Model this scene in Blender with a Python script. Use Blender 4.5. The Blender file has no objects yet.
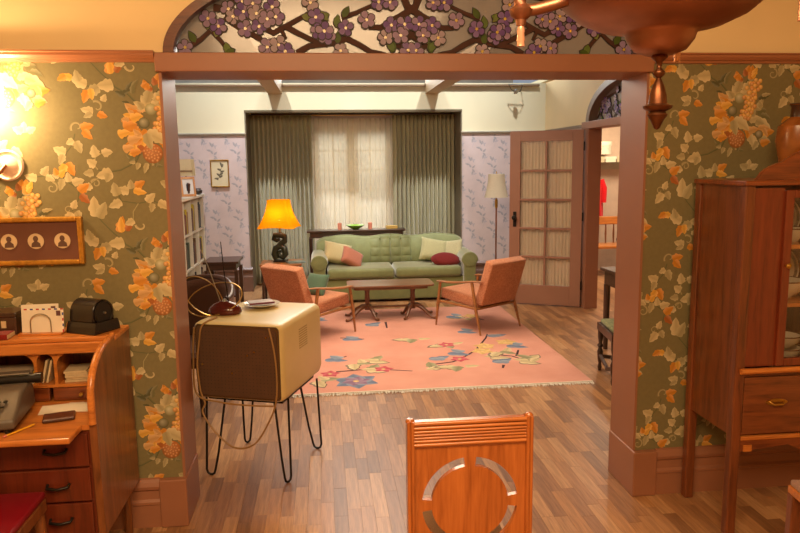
import bpy, bmesh, math, random
from mathutils import Matrix, Vector
random.seed(7)
PI = math.pi; sin = math.sin; cos = math.cos
scene = bpy.context.scene
COL = scene.collection

# ---------------------------------------------------------------- camera
F_PX, PITCH, YAW, ROLL = 698.34, 0.147418, 0.106872, -0.012528
cd = bpy.data.cameras.new('camera'); cam = bpy.data.objects.new('camera', cd); COL.objects.link(cam)
fw = Vector((sin(YAW)*cos(PITCH), cos(YAW)*cos(PITCH), -sin(PITCH)))
rt = Vector((cos(YAW), -sin(YAW), 0)); up = rt.cross(fw)
r2 = cos(ROLL)*rt + sin(ROLL)*up; u2 = -sin(ROLL)*rt + cos(ROLL)*up
cam.matrix_world = Matrix(((r2.x, u2.x, -fw.x, 0), (r2.y, u2.y, -fw.y, 0), (r2.z, u2.z, -fw.z, 1.7), (0, 0, 0, 1)))
cd.sensor_fit = 'HORIZONTAL'; cd.sensor_width = 36; cd.lens = F_PX*36/800; cd.clip_start = .05
scene.camera = cam

# ---------------------------------------------------------------- world, lights, exposure
w = bpy.data.worlds.new('studio'); scene.world = w; w.use_nodes = True
w.node_tree.nodes['Background'].inputs[0].default_value = (.75, .85, 1, 1)
w.node_tree.nodes['Background'].inputs[1].default_value = .25
vs = scene.view_settings
scene.display_settings.display_device = 'sRGB'
vs.view_transform = 'Standard'; vs.look = 'None'; vs.gamma = 1; vs.use_curve_mapping = False
vs.exposure = 0.5

def area(name, loc, size, power, col, target=None, sizey=None, spread=180):
    l = bpy.data.lights.new(name, 'AREA'); l.energy = power; l.color = col; l.size = size
    if sizey: l.shape = 'RECTANGLE'; l.size_y = sizey
    l.spread = math.radians(spread)
    o = bpy.data.objects.new(name, l); COL.objects.link(o); o.location = loc
    d = (Vector(target) - Vector(loc)) if target else Vector((0, 0, -1))
    o.rotation_euler = d.to_track_quat('-Z', 'Y').to_euler()
    return o
WARM = (1, .67, .36)
area('dining_fill_light', (.1, .5, 2.88), 1.8, 150, WARM, (.2, 1.1, 0), 1.8)  # added warm set light out of view, no ceiling fixture behind it
area('living_fill_light', (.5, 6.2, 2.74), 2.2, 104, (1, .81, .60), (.5, 6.3, 0), 2.4)  # unseen soft overhead fill, added to brighten the living room
for k, x in enumerate((-1.3, .45, 2.2)):
    area('set_lamp', (x, 7.95, 5.3), .12, 15, (.95, .98, 1), (x*.75+.12, 10.0, 1.0), .12, 55)
area('hall_ceiling_light', (4.2, 9.0, 2.7), .8, 60, (1, .83, .62))
area('daylight_outside', (.4, 12.2, 3.2), 2.5, 170, (1, .96, .88), (.4, 10.4, 1.3))

# ---------------------------------------------------------------- helpers
def lin(c): c /= 255; return c/12.92 if c <= .04045 else ((c+.055)/1.055)**2.4
def S(r, g, b): return (lin(r), lin(g), lin(b), 1)
def mixc(a, b, t): return tuple(a[i]*(1-t)+b[i]*t for i in range(3)) + (1,)

class MB:
    def __init__(s): s.v = []; s.f = []; s.c = []; s.m = []
    def add(s, vs, fs, col=None, mi=0, M=None):
        n = len(s.v)
        s.v += [tuple(M @ Vector(p)) for p in vs] if M else [tuple(p) for p in vs]
        for f in fs: s.f.append(tuple(n+i for i in f)); s.c.append(col); s.m.append(mi)
        return s
    def box(s, x0, x1, y0, y1, z0, z1, col=None, mi=0, M=None, bottom=True):
        vs = [(x0,y0,z0),(x1,y0,z0),(x1,y1,z0),(x0,y1,z0),(x0,y0,z1),(x1,y0,z1),(x1,y1,z1),(x0,y1,z1)]
        fs = [(4,5,6,7),(0,1,5,4),(1,2,6,5),(2,3,7,6),(3,0,4,7)] + ([(3,2,1,0)] if bottom else [])
        return s.add(vs, fs, col, mi, M)
    def prism(s, pts, plane, a, b, col=None, mi=0, M=None):
        g = {'XY': lambda p, h: (p[0], p[1], h), 'XZ': lambda p, h: (p[0], h, p[1]), 'YZ': lambda p, h: (h, p[0], p[1])}[plane]
        n = len(pts); vs = [g(p, a) for p in pts] + [g(p, b) for p in pts]
        fs = [tuple(range(n)), tuple(range(2*n-1, n-1, -1))] + [(i, n+i, n+(i+1) % n, (i+1) % n) for i in range(n)]
        return s.add(vs, fs, col, mi, M)
    def lathe(s, prof, seg=24, c=(0,0,0), col=None, mi=0, M=None, closed=False):
        vs = []; fs = []; n = len(prof)
        for k in range(seg):
            a = 2*PI*k/seg
            for r, z in prof: vs.append((c[0]+r*cos(a), c[1]+r*sin(a), c[2]+z))
        for k in range(seg):
            for i in range(n-1 if not closed else n):
                j = (i+1) % n; q = ((k+1) % seg)
                fs.append((k*n+i, q*n+i, q*n+j, k*n+j))
        if not closed:
            if prof[0][0] > 1e-5: fs.append(tuple(k*n for k in range(seg)))
            if prof[-1][0] > 1e-5: fs.append(tuple(k*n+n-1 for k in reversed(range(seg))))
        return s.add(vs, fs, col, mi, M)
    def tube(s, pts, r, seg=8, col=None, mi=0, M=None, cyc=False, flat=1.0):
        P = [Vector(p) for p in pts]; n = len(P); vs = []; fs = []; nrm = None
        for i in range(n):
            a = P[(i-1) % n] if (cyc or i) else P[0]; b = P[(i+1) % n] if (cyc or i < n-1) else P[-1]
            t = (b-a); t = t.normalized() if t.length > 1e-9 else Vector((0,0,1))
            if nrm is None:
                nrm = t.orthogonal().normalized() if abs(t.z) > .95 else t.cross(Vector((0,0,1))).normalized()
            nrm = (nrm - t*nrm.dot(t)).normalized(); bn = t.cross(nrm)
            rr = r[i] if isinstance(r, (list, tuple)) else r
            for k in range(seg):
                an = 2*PI*k/seg; vs.append(P[i] + nrm*(rr*cos(an)) + bn*(rr*flat*sin(an)))
        for i in range(n if cyc else n-1):
            j = (i+1) % n
            for k in range(seg):
                q = (k+1) % seg; fs.append((i*seg+k, i*seg+q, j*seg+q, j*seg+k))
        if not cyc: fs.append(tuple(reversed(range(seg)))); fs.append(tuple((n-1)*seg+k for k in range(seg)))
        return s.add(vs, fs, col, mi, M)
    def grid(s, fn, nu, nv, col=None, mi=0, M=None):
        vs = [fn(i/nu, j/nv) for j in range(nv+1) for i in range(nu+1)]
        fs = [(j*(nu+1)+i, j*(nu+1)+i+1, (j+1)*(nu+1)+i+1, (j+1)*(nu+1)+i) for j in range(nv) for i in range(nu)]
        return s.add(vs, fs, col, mi, M)
    def pillow(s, w, h, t, n=12, M=None, e=.5, round_=False, col=None):
        def pt(u, v, sg):
            a = 2*u-1; b = 2*v-1
            if round_:
                k = max(abs(a), abs(b)); l = math.hypot(a, b) or 1; q = k/l; x, y = a*q, b*q
                z = t*max(0, 1-(x*x+y*y)**1.5)**.5
            else:
                x = a*(1-.07*(1-b*b)*(abs(a)**3)) ; y = b*(1-.07*(1-a*a)*(abs(b)**3))
                z = t*(max(0, 1-a**4)*max(0, 1-b**4))**e
            return (x*w/2, y*h/2, sg*z/2)
        s.grid(lambda u, v: pt(u, v, 1), n, n, col, 0, M); s.grid(lambda u, v: pt(1-u, v, -1), n, n, col, 0, M)
        return s
    def build(s, name, mat, parent=None, smooth=False, bevel=0, seg=2, solid=0, weld=False, kind=None):
        me = bpy.data.meshes.new(name); me.from_pydata(s.v, [], s.f)
        for m in (mat if isinstance(mat, (list, tuple)) else [mat]): me.materials.append(m)
        if any(s.m): me.polygons.foreach_set('material_index', s.m)
        if any(c is not None for c in s.c):
            at = me.color_attributes.new('Col', 'FLOAT_COLOR', 'CORNER'); buf = []
            for p, c in zip(me.polygons, s.c):
                c = c or (1,1,1,1)
                if isinstance(c[0], (tuple, list)):
                    for q in c: buf += list(q)
                else: buf += list(c)*p.loop_total
            at.data.foreach_set('color', buf)
        bm = bmesh.new(); bm.from_mesh(me)
        if weld: bmesh.ops.remove_doubles(bm, verts=bm.verts, dist=1e-5)
        if not s.noflip: bmesh.ops.recalc_face_normals(bm, faces=bm.faces)
        bm.to_mesh(me); bm.free()
        if smooth:
            me.shade_smooth()
            me.set_sharp_from_angle(angle=math.radians(smooth if smooth is not True else 50))
        o = bpy.data.objects.new(name, me); COL.objects.link(o)
        if parent: o.parent = parent
        if solid: md = o.modifiers.new('solid', 'SOLIDIFY'); md.thickness = solid; md.offset = 0
        if bevel:
            md = o.modifiers.new('bevel', 'BEVEL'); md.width = bevel; md.segments = seg; md.limit_method = 'ANGLE'; md.angle_limit = math.radians(35)
            if seg > 2: me.shade_smooth(); md.harden_normals = False
        if kind: o['kind'] = kind
        return o
    noflip = False

def T(x=0, y=0, z=0, rx=0, ry=0, rz=0, s=1):
    return Matrix.Translation((x, y, z)) @ Matrix.Rotation(rz, 4, 'Z') @ Matrix.Rotation(ry, 4, 'Y') @ Matrix.Rotation(rx, 4, 'X') @ Matrix.Scale(s, 4)
def bx(*a, **k): return MB().box(*a, **k)
def thing(name, label, cat, loc=(0,0,0), rz=0, group=None):
    o = bpy.data.objects.new(name, None); COL.objects.link(o); o.empty_display_size = .05
    o.location = loc; o.rotation_euler = (0, 0, rz)
    return tag(o, label, cat, group)
def tag(o, label, cat, group=None):
    o['label'] = label; o['category'] = cat
    if group: o['group'] = group
    return o
def struct(o, label=None):
    o['kind'] = 'structure'
    if label: o['label'] = label
    return o
def copy_tree(o, parent=None):
    c = o.copy(); COL.objects.link(c)
    if parent: c.parent = parent
    for ch in o.children: copy_tree(ch, c)
    return c
def place(o, loc, rot=None):
    o.location = loc
    if rot: o.rotation_euler = rot
    return o

# ---------------------------------------------------------------- materials
def newmat(name):
    m = bpy.data.materials.new(name); m.use_nodes = True
    nt = m.node_tree; return m, nt, nt.nodes['Principled BSDF']
def link(nt, a, b): nt.links.new(a, b)
def bump(nt, b, height, strength=.2, dist=.002):
    n = nt.nodes.new('ShaderNodeBump'); n.inputs['Strength'].default_value = strength; n.inputs['Distance'].default_value = dist
    link(nt, height, n.inputs['Height']); link(nt, n.outputs[0], b.inputs['Normal'])
def coords(nt, scale=(1,1,1), kind='Object'):
    tc = nt.nodes.new('ShaderNodeTexCoord'); mp = nt.nodes.new('ShaderNodeMapping'); mp.inputs['Scale'].default_value = scale
    link(nt, tc.outputs[kind], mp.inputs[0]); return mp.outputs[0]
def noise(nt, vec, scale, detail=3, rough=.55, dist=0):
    n = nt.nodes.new('ShaderNodeTexNoise'); n.inputs['Scale'].default_value = scale; n.inputs['Detail'].default_value = detail
    n.inputs['Roughness'].default_value = rough; n.inputs['Distortion'].default_value = dist; link(nt, vec, n.inputs['Vector']); return n.outputs['Fac']
def ramp(nt, fac, *stops):
    r = nt.nodes.new('ShaderNodeValToRGB'); e = r.color_ramp.elements
    while len(e) < len(stops): e.new(.5)
    for q, (p, c) in zip(e, stops): q.position = p; q.color = c
    link(nt, fac, r.inputs[0]); return r.outputs[0]
def plain(name, c, rough=.5, metal=0, var=.12, nscale=9, spec=.5, bmp=0, coat=0):
    m, nt, b = newmat(name)
    f = noise(nt, coords(nt), nscale)
    link(nt, ramp(nt, f, (.3, mixc(c, (0,0,0,1), var)), (.7, c)), b.inputs['Base Color'])
    b.inputs['Roughness'].default_value = rough; b.inputs['Metallic'].default_value = metal
    b.inputs['Specular IOR Level'].default_value = spec
    if coat: b.inputs['Coat Weight'].default_value = coat; b.inputs['Coat Roughness'].default_value = .12
    if bmp: bump(nt, b, noise(nt, coords(nt), 60), bmp, .002)
    return m
def wood(name, dark, light, axis='Z', rough=.35, k=1.0, coat=.25):
    m, nt, b = newmat(name)
    sc = {'X': (1.2, 14, 14), 'Y': (14, 1.2, 14), 'Z': (14, 14, 1.2)}[axis]
    v = coords(nt, tuple(q*k for q in sc))
    f1 = noise(nt, v, 2.2, 5, .62, .6); f2 = noise(nt, v, 11, 2, .5)
    mx = nt.nodes.new('ShaderNodeMath'); mx.operation = 'MULTIPLY_ADD'; mx.inputs[1].default_value = .35
    link(nt, f2, mx.inputs[0]); link(nt, f1, mx.inputs[2])
    link(nt, ramp(nt, mx.outputs[0], (.45, dark), (.66, mixc(dark, light, .6)), (.85, light)), b.inputs['Base Color'])
    b.inputs['Roughness'].default_value = rough
    b.inputs['Coat Weight'].default_value = coat; b.inputs['Coat Roughness'].default_value = .18
    bump(nt, b, f2, .06, .001)
    return m
def cloth(name, c, c2=None, scale=260, rough=.9, bmp=.35, sheen=.15, big=0):
    m, nt, b = newmat(name); v = coords(nt)
    f = noise(nt, v, scale, 2, .7); c2 = c2 or mixc(c, (0,0,0,1), .35)
    col = ramp(nt, f, (.35, c2), (.65, c))
    if big:
        mm = nt.nodes.new('ShaderNodeMix'); mm.data_type = 'RGBA'; mm.blend_type = 'MULTIPLY'; mm.inputs[0].default_value = big
        link(nt, col, mm.inputs[6]); link(nt, ramp(nt, noise(nt, v, 7, 3), (.35, (.55,.55,.55,1)), (.65, (1.1,1.1,1.1,1))), mm.inputs[7]); col = mm.outputs[2]
    link(nt, col, b.inputs['Base Color']); b.inputs['Roughness'].default_value = rough
    b.inputs['Sheen Weight'].default_value = sheen; b.inputs['Specular IOR Level'].default_value = .2
    bump(nt, b, f, bmp, .001); return m
def printed(name, rough=.6, spec=.35, fine=0):
    m, nt, b = newmat(name); a = nt.nodes.new('ShaderNodeVertexColor'); a.layer_name = 'Col'
    link(nt, a.outputs[0], b.inputs['Base Color']); b.inputs['Roughness'].default_value = rough; b.inputs['Specular IOR Level'].default_value = spec
    if fine: bump(nt, b, noise(nt, coords(nt), fine, 2), .2, .001)
    return m
def metal(name, c, rough=.3): return plain(name, c, rough, 1, .15, 14)
def glassy(name, c, trans=.8, rough=.03, tint_a=1.0):
    # thin pane: see-through body plus fresnel reflection
    m, nt, b = newmat(name); out = nt.nodes['Material Output']
    t = nt.nodes.new('ShaderNodeBsdfTransparent'); t.inputs[0].default_value = c
    g = nt.nodes.new('ShaderNodeBsdfGlossy'); g.inputs['Roughness'].default_value = rough
    lw = nt.nodes.new('ShaderNodeLayerWeight'); lw.inputs[0].default_value = .5
    pw = nt.nodes.new('ShaderNodeMath'); pw.operation = 'POWER'; pw.inputs[1].default_value = 5; link(nt, lw.outputs['Facing'], pw.inputs[0])
    fr = nt.nodes.new('ShaderNodeMath'); fr.operation = 'MULTIPLY_ADD'; fr.inputs[1].default_value = .9; fr.inputs[2].default_value = .04; link(nt, pw.outputs[0], fr.inputs[0])
    mx = nt.nodes.new('ShaderNodeMixShader'); link(nt, fr.outputs[0], mx.inputs[0]); link(nt, t.outputs[0], mx.inputs[1]); link(nt, g.outputs[0], mx.inputs[2])
    if trans < 1:
        m2 = nt.nodes.new('ShaderNodeMixShader'); m2.inputs[0].default_value = trans
        b.inputs['Base Color'].default_value = c; b.inputs['Roughness'].default_value = .2
        link(nt, b.outputs[0], m2.inputs[1]); link(nt, mx.outputs[0], m2.inputs[2]); link(nt, m2.outputs[0], out.inputs[0])
    else: link(nt, mx.outputs[0], out.inputs[0])
    return m
def sheer(name, c, alpha=.55, transl=.5):
    m, nt, b = newmat(name); out = nt.nodes['Material Output']
    d = nt.nodes.new('ShaderNodeBsdfDiffuse'); d.inputs[0].default_value = c
    tl = nt.nodes.new('ShaderNodeBsdfTranslucent'); tl.inputs[0].default_value = c
    tp = nt.nodes.new('ShaderNodeBsdfTransparent')
    a = nt.nodes.new('ShaderNodeMixShader'); a.inputs[0].default_value = transl; link(nt, d.outputs[0], a.inputs[1]); link(nt, tl.outputs[0], a.inputs[2])
    f = noise(nt, coords(nt, (1,1,.2)), 120, 2)
    e = nt.nodes.new('ShaderNodeMapRange'); e.inputs['To Min'].default_value = alpha-.05; e.inputs['To Max'].default_value = alpha+.05; link(nt, f, e.inputs[0])
    z = nt.nodes.new('ShaderNodeMixShader'); link(nt, e.outputs[0], z.inputs[0]); link(nt, tp.outputs[0], z.inputs[1]); link(nt, a.outputs[0], z.inputs[2])
    link(nt, z.outputs[0], out.inputs[0]); return m
def emit(name, c, s):
    m, nt, b = newmat(name); b.inputs['Base Color'].default_value = c
    b.inputs['Emission Color'].default_value = c; b.inputs['Emission Strength'].default_value = s; return m

M_paper = plain('wallpaper_olive', S(122, 112, 76), .62, 0, .12, 55, .35, .15)
M_ochre = plain('ochre_plaster', S(234, 210, 162), .75, 0, .05, 3, .3)
M_cream = plain('cream_plaster', S(216, 206, 172), .8, 0, .04, 3, .3)
M_lav = plain('lavender_paper', S(198, 180, 176), .75, 0, .10, 6, .3)
M_trim = plain('mauve_brown_paint', S(148, 98, 72), .42, 0, .08, 4, .5)
M_trim2 = plain('taupe_paint', S(128, 108, 92), .45, 0, .08, 4, .5)
M_arch = wood('arch_wood', S(60, 30, 18), S(110, 62, 38), 'X', .4)
M_print = printed('wallpaper_ink', .6)
M_white = plain('white_paint', S(212, 204, 186), .5, 0, .06, 6)
M_dark = wood('dark_walnut', S(38, 22, 15), S(72, 44, 30), 'X', .35)
M_darkz = wood('dark_walnut_upright', S(38, 22, 15), S(72, 44, 30), 'Z', .35)
M_mah = wood('mahogany', S(76, 38, 20), S(124, 66, 34), 'Z', .32)
M_mahx = wood('mahogany_level', S(82, 38, 18), S(136, 70, 34), 'X', .32)
M_oak = wood('golden_oak', S(150, 82, 32), S(200, 124, 56), 'X', .3)
M_oakz = wood('golden_oak_upright', S(86, 48, 23), S(132, 78, 40), 'Z', .35)
M_cherry = wood('cherry_red', S(90, 34, 16), S(124, 54, 27), 'Z', .32)
M_desk = wood('desk_red_walnut', S(74, 27, 13), S(104, 42, 21), 'Z', .32)
M_chair = wood('orange_maple', S(134, 68, 25), S(178, 102, 46), 'Z', .25, .8, .4)
M_chairx = wood('orange_maple_level', S(144, 76, 28), S(188, 112, 52), 'X', .25, .8, .4)
M_teak = wood('teak', S(116, 70, 36), S(164, 108, 58), 'X', .35)
M_black = plain('black_lacquer', S(24, 21, 20), .3, 0, .2, 9)
M_steel = metal('steel', S(180, 176, 168), .28)
M_brass = metal('brass', S(200, 160, 80), .3)
M_bronze = metal('copper_bronze', S(172, 122, 98), .42)
M_iron = plain('black_iron', S(40, 34, 30), .4, .6, .2, 12)
M_glass = glassy('clear_glass', (.95, .96, .95, 1), 1)

# ================================================================ THE SETTING
XL, XR, YW, YB, ZB = -.69, 1.527, 3.236, 3.512, 2.105     # archway between the rooms
CX = (XL+XR)/2
WX0, WX1 = -1.9, 3.05                                      # living room side walls
YBACK = 9.5

# ---- floor: strip planks
floor = struct(bx(-2.6, 5.4, -2.1, 10.6, -.06, -.012).build('floor', plain('subfloor', S(60, 40, 28), .6)), 'brown wood strip floor running through both rooms')
m, nt, b = newmat('plank_wood'); M_plank = m
a = nt.nodes.new('ShaderNodeVertexColor'); a.layer_name = 'Col'
v = coords(nt, (26, 1.6, 1)); f = noise(nt, v, 3, 5, .65, .8)
mm = nt.nodes.new('ShaderNodeMix'); mm.data_type = 'RGBA'; mm.blend_type = 'MULTIPLY'; mm.inputs[0].default_value = 1
link(nt, a.outputs[0], mm.inputs[6]); link(nt, ramp(nt, f, (.3, (.62,.58,.55,1)), (.7, (1.12,1.12,1.1,1))), mm.inputs[7]); link(nt, mm.outputs[2], b.inputs['Base Color'])
b.inputs['Roughness'].default_value = .34; b.inputs['Specular IOR Level'].default_value = .5; bump(nt, b, f, .05, .001)
PL = [S(178, 134, 94), S(164, 120, 82), S(150, 108, 74), S(188, 144, 102), S(170, 124, 84), S(156, 112, 76), S(138, 98, 66), S(178, 130, 86)]
strips = []; PW = .066; ix = 0; x = -2.5
while x < 5.3:
    y = -2.0 - random.random()*.4
    while y < 10.5:
        L = random.choice((.28, .36, .44, .52))*random.uniform(.9, 1.1)
        if not (y < 1.6 and (x < -1.5)) : strips.append((x, y, min(L, 10.55-y), random.choice(PL)))
        y += L
    x += PW
def in_view(x, y):
    d = Vector((x, y, -1.7)); z = d.dot(fw)
    if z < .2: return False
    px = 400+F_PX*d.dot(r2)/z; py = 266.5-F_PX*d.dot(u2)/z
    return 0 < px < 800 and py < 533
vis = [s for s in strips if in_view(s[0]+PW/2, s[1]+s[2]*.5) and -.95 < s[0] < 3.0 and not (s[0] > 1.8 and 2.8 < s[1])]
vis.sort(key=lambda s: s[1]+s[2]*.5); near = set(id(s) for s in vis[:298])
rest = MB()
for s in strips:
    x, y, L, c = s; h = random.uniform(-.0004, 0)
    if id(s) in near:
        bx(-PW/2+.0005, PW/2-.0005, -L/2+.0005, L/2-.0005, -.012, h, col=c, bottom=False).build('plank', M_plank, floor).location = (x+PW/2, y+L/2, 0)
    else: rest.box(x+.0005, x+PW-.0005, y+.0005, y+L-.0005, -.012, h, col=c, bottom=False)
rest.build('plank_field', M_plank, floor, kind='stuff')

# ---- partition wall with the archway
ZTOP = 2.95; ZRAIL = 2.165; AE, BE = 1.095, .455           # outer ellipse of the arch
wl = MB()
def wallpiece(x0, x1):
    wl.box(x0, x1, YW, YB, 0, ZRAIL, mi=0); wl.box(x0, x1, YW, YB, ZRAIL, ZTOP, mi=1)
wallpiece(-2.6, XL-.012); wallpiece(XR+.012, 3.4)
arcp = [(CX+AE*cos(t), 2.165+BE*sin(t)) for t in [PI*k/48 for k in range(49)]]
top = [(XR+.012, 2.165), (XR+.012, ZTOP), (XL-.012, ZTOP), (XL-.012, 2.165)] + list(reversed(arcp))
wl.prism(top, 'XZ', YW, YB, mi=1)
wall_middle = struct(wl.build('wall_middle', [M_paper, M_ochre]), 'partition wall with olive floral wallpaper below and ochre plaster above')
for (x0, x1, n) in ((XL-.012, XL, 1), (XR, XR+.012, 2)):
    struct(bx(x0, x1, YW-.004, YB+.004, .0, ZB).build('trim_%d' % n, M_trim), 'mauve brown jamb lining at the %s of the archway' % ('left', 'right')[n-1])
struct(bx(XL-.022, XR+.022, YW-.028, YB+.02, ZB, 2.185).build('trim_3', M_trim, bevel=.004), 'brown beam across the archway under the stained glass')
# elliptical arch frame with bead
fr = MB()
def ellband(mb, a0, b0, a1, b1, y0, y1, z0=2.185, n=64):
    vs = []; fs = []
    for k in range(n+1):
        t = PI*k/n
        for (aa, bb) in ((a0, b0), (a1, b1)):
            for y in (y0, y1): vs.append((CX+aa*cos(t), y, z0+bb*sin(t)))
    for k in range(n):
        i = k*4; j = i+4
        fs += [(i, j, j+2, i+2), (i+1, i+3, j+3, j+1), (i, i+1, j+1, j), (i+2, j+2, j+3, i+3)]
    mb.add(vs, fs)
ellband(fr, AE-.001, BE-.021, 1.052, .40, YW-.02, YW+.12); ellband(fr, 1.064, .408, 1.048, .392, YW-.028, YW-.019)
struct(fr.build('trim_4', M_arch, smooth=40), 'dark wood elliptical frame around the stained glass')
# picture rails, baseboards, plinth blocks
def rail_prof(y): return [(y, 2.145), (y-.010, 2.147), (y-.014, 2.156), (y-.022, 2.160), (y-.030, 2.172), (y-.030, 2.182), (y-.036, 2.186), (y-.036, 2.192), (y, 2.192)]
def base_prof(y): return [(y, 0), (y-.022, 0), (y-.022, .112), (y-.028, .116), (y-.028, .128), (y-.018, .140), (y-.016, .180), (y-.026, .190), (y-.028, .205), (y-.020, .222), (y-.012, .236), (y, .240)]
M_rail = plain('copper_brown_rail', S(160, 104, 72), .3, 0, .06, 6)
for n, (x0, x1) in ((5, (-2.6, XL-.024)), (6, (XR+.024, 3.4))):
    struct(MB().prism(rail_prof(YW), 'YZ', x0, x1).build('trim_%d' % n, M_rail), 'copper brown picture rail on the %s of the archway' % ('left', 'right')[n-5])
for sd, (x0, x1), (p0, p1) in (('middle_left', (-2.6, -.81), (-.81, XL+.007)), ('middle_right', (1.645, 3.4), (XR-.007, 1.645))):
    bo = struct(MB().prism(base_prof(YW), 'YZ', x0, x1).build('baseboard_'+sd, M_trim), 'moulded mauve brown baseboard under floral wallpaper, %s of archway' % sd.split('_')[1])
    bx(p0, p1, YW-.034, YB+.006, 0, .236).build('plinth_block', M_trim, bo, bevel=.006)

# ---- printed patterns (flat print, painted as coloured polygons)
class Print:
    def __init__(s): s.t = []
    def tri(s, a, b, c, ca, cb, cc): s.t.append((a, b, c, ca, cb, cc))
    def strip(s, A, B, ca, cb):
        for i in range(len(A)-1):
            s.tri(A[i], A[i+1], B[i+1], ca, ca, cb); s.tri(A[i], B[i+1], B[i], ca, cb, cb)
    def leaf(s, x, y, ang, L, W, c, bend=0.0, lobes=3, dark=.30):
        # two-toned lobed leaf from its stem (x,y) along ang (degrees, y down)
        th = math.radians(ang); n = 14; mid = []; e1 = []; e2 = []
        px, py = x, y
        for i in range(n+1):
            u = i/n; a = th + bend*(u-.2)
            if i: px += cos(a)*L/n; py += sin(a)*L/n
            w = W*.5*(sin(PI*min(1, u**.75))**.8)*(.78+.34*abs(sin(PI*lobes*u))) if 0 < u < 1 else 0
            nx, ny = -sin(a), cos(a); mid.append((px, py)); e1.append((px+nx*w-cos(a)*w*.25, py+ny*w-sin(a)*w*.25)); e2.append((px-nx*w-cos(a)*w*.25, py-ny*w-sin(a)*w*.25))
        d = mixc(c, INK, dark); l = mixc(c, (1, .93, .75, 1), .10)
        s.strip(mid, e1, d, mixc(c, INK, .10)); s.strip(mid, e2, mixc(c, INK, .22), l)
    def dot(s, x, y, r, c, hi=.45, n=12):
        h = mixc(c, (1, .95, .8, 1), hi); d = mixc(c, INK, .45)
        for k in range(n):
            a, b2 = 2*PI*k/n, 2*PI*(k+1)/n
            s.tri((x-r*.25, y-r*.3), (x+r*cos(a), y+r*sin(a)), (x+r*cos(b2), y+r*sin(b2)), h, d if sin(a) > -.2 else c, d if sin(b2) > -.2 else c)
    def stroke(s, pts, w0, w1, c, c2=None):
        A = []; B = []; n = len(pts)
        for i, p in enumerate(pts):
            a = pts[max(0, i-1)]; b2 = pts[min(n-1, i+1)]; dx, dy = b2[0]-a[0], b2[1]-a[1]; l = math.hypot(dx, dy) or 1
            w = (w0+(w1-w0)*i/max(1, n-1))/2; A.append((p[0]-dy/l*w, p[1]+dx/l*w)); B.append((p[0]+dy/l*w, p[1]-dx/l*w))
        s.strip(A, B, c, c2 or c)
    def curl(s, x, y, r, a0, turns, w, c):
        n = int(18*abs(turns)); pts = []
        for i in range(n+1):
            u = i/n; a = math.radians(a0)+turns*2*PI*u; q = r*(1-.8*u); pts.append((x+q*cos(a), y+q*sin(a)))
        s.stroke(pts, w, w*.4, c, mixc(c, INK, .4))
def mesh_print(pr, name, mat, parent, xf, rect=None, eps=2.5e-5, base=.0005, offs=((0, 0),)):
    """xf(u,v,h) -> world; rect clips in (u,v)."""
    mb = MB(); mb.noflip = True
    def clip(P):
        for ax, lim, sg in ((0, rect[0], 1), (0, rect[1], -1), (1, rect[2], 1), (1, rect[3], -1)):
            Q = []
            for i in range(len(P)):
                a, b2 = P[i], P[(i+1) % len(P)]; da = sg*(a[0][ax]-lim); db = sg*(b2[0][ax]-lim)
                if da >= 0: Q.append(a)
                if da*db < 0:
                    t = da/(da-db); Q.append(((a[0][0]+t*(b2[0][0]-a[0][0]), a[0][1]+t*(b2[0][1]-a[0][1])), mixc(a[1], b2[1], t)))
            P = Q
            if len(P) < 3: return None
        return P
    for (ou, ov) in offs:
        for i, (a, b2, c, ca, cb, cc) in enumerate(pr.t):
            P = [((p[0]+ou, p[1]+ov), q) for p, q in ((a, ca), (b2, cb), (c, cc))]
            if rect: P = clip(P)
            if P: mb.add([xf(p[0][0], p[0][1], base+i*1.2e-7) for p in P], [tuple(range(len(P)))], [p[1] for p in P])
    return mb.build(name, mat, parent)

INK = S(70, 62, 38)
CRM = S(196, 178, 134); PALE = S(172, 158, 116); OLV = S(114, 110, 74); DOL = S(84, 84, 56)
ORG = S(206, 136, 44); YEL = S(222, 168, 70); RUST = S(168, 96, 44); PCH = S(204, 158, 100)
fl = Print(); K = .00122
def U(x, y): return ((x-340)*K, -(y-228)*K)
class Tile(Print):
    pass
tp = Print(); Lf = lambda x, y, a, L, W, c, b=0.0, lo=3: tp.leaf(x, y, a, L, W, c, b, lo)
# scrolls and stems
tp.stroke([(330,300),(300,365),(245,392),(200,400),(165,390)], 9, 5, OLV, DOL)
tp.stroke([(165,392),(150,370),(160,345),(185,330)], 7, 5, PALE, OLV)
tp.curl(155, 440, 18, 200, 1.1, 7, PALE); tp.stroke([(200,405),(160,425),(138,440)], 5, 4, PALE, OLV)
tp.stroke([(330,170),(290,125),(240,95),(180,100),(150,95)], 9, 5, OLV, DOL)
tp.stroke([(245,95),(200,50),(165,10),(150,-20)], 6, 4, OLV, DOL)
tp.stroke([(380,130),(420,80),(450,45),(490,40)], 7, 5, OLV, DOL); tp.curl(498, 85, 22, -80, 1.1, 7, PALE)
tp.stroke([(520,40),(560,70),(590,90),(585,130),(560,170)], 5, 4, OLV, DOL); tp.curl(548, 165, 16, 0, -1, 5, PALE)
tp.curl(178, 170, 24, -120, .7, 9, PALE); tp.curl(105, 240, 24, 150, .8, 8, PALE)
tp.stroke([(95,262),(85,300),(60,330),(45,380),(35,420)], 5, 4, OLV, DOL)
tp.stroke([(215,-118),(240,-60),(300,-50),(350,-60),(390,-40)], 5, 4, OLV, DOL); tp.stroke([(300,-50),(280,-20),(278,15)], 5, 4, PALE, OLV)
tp.curl(306, 28, 22, 180, -.6, 9, CRM)
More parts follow.
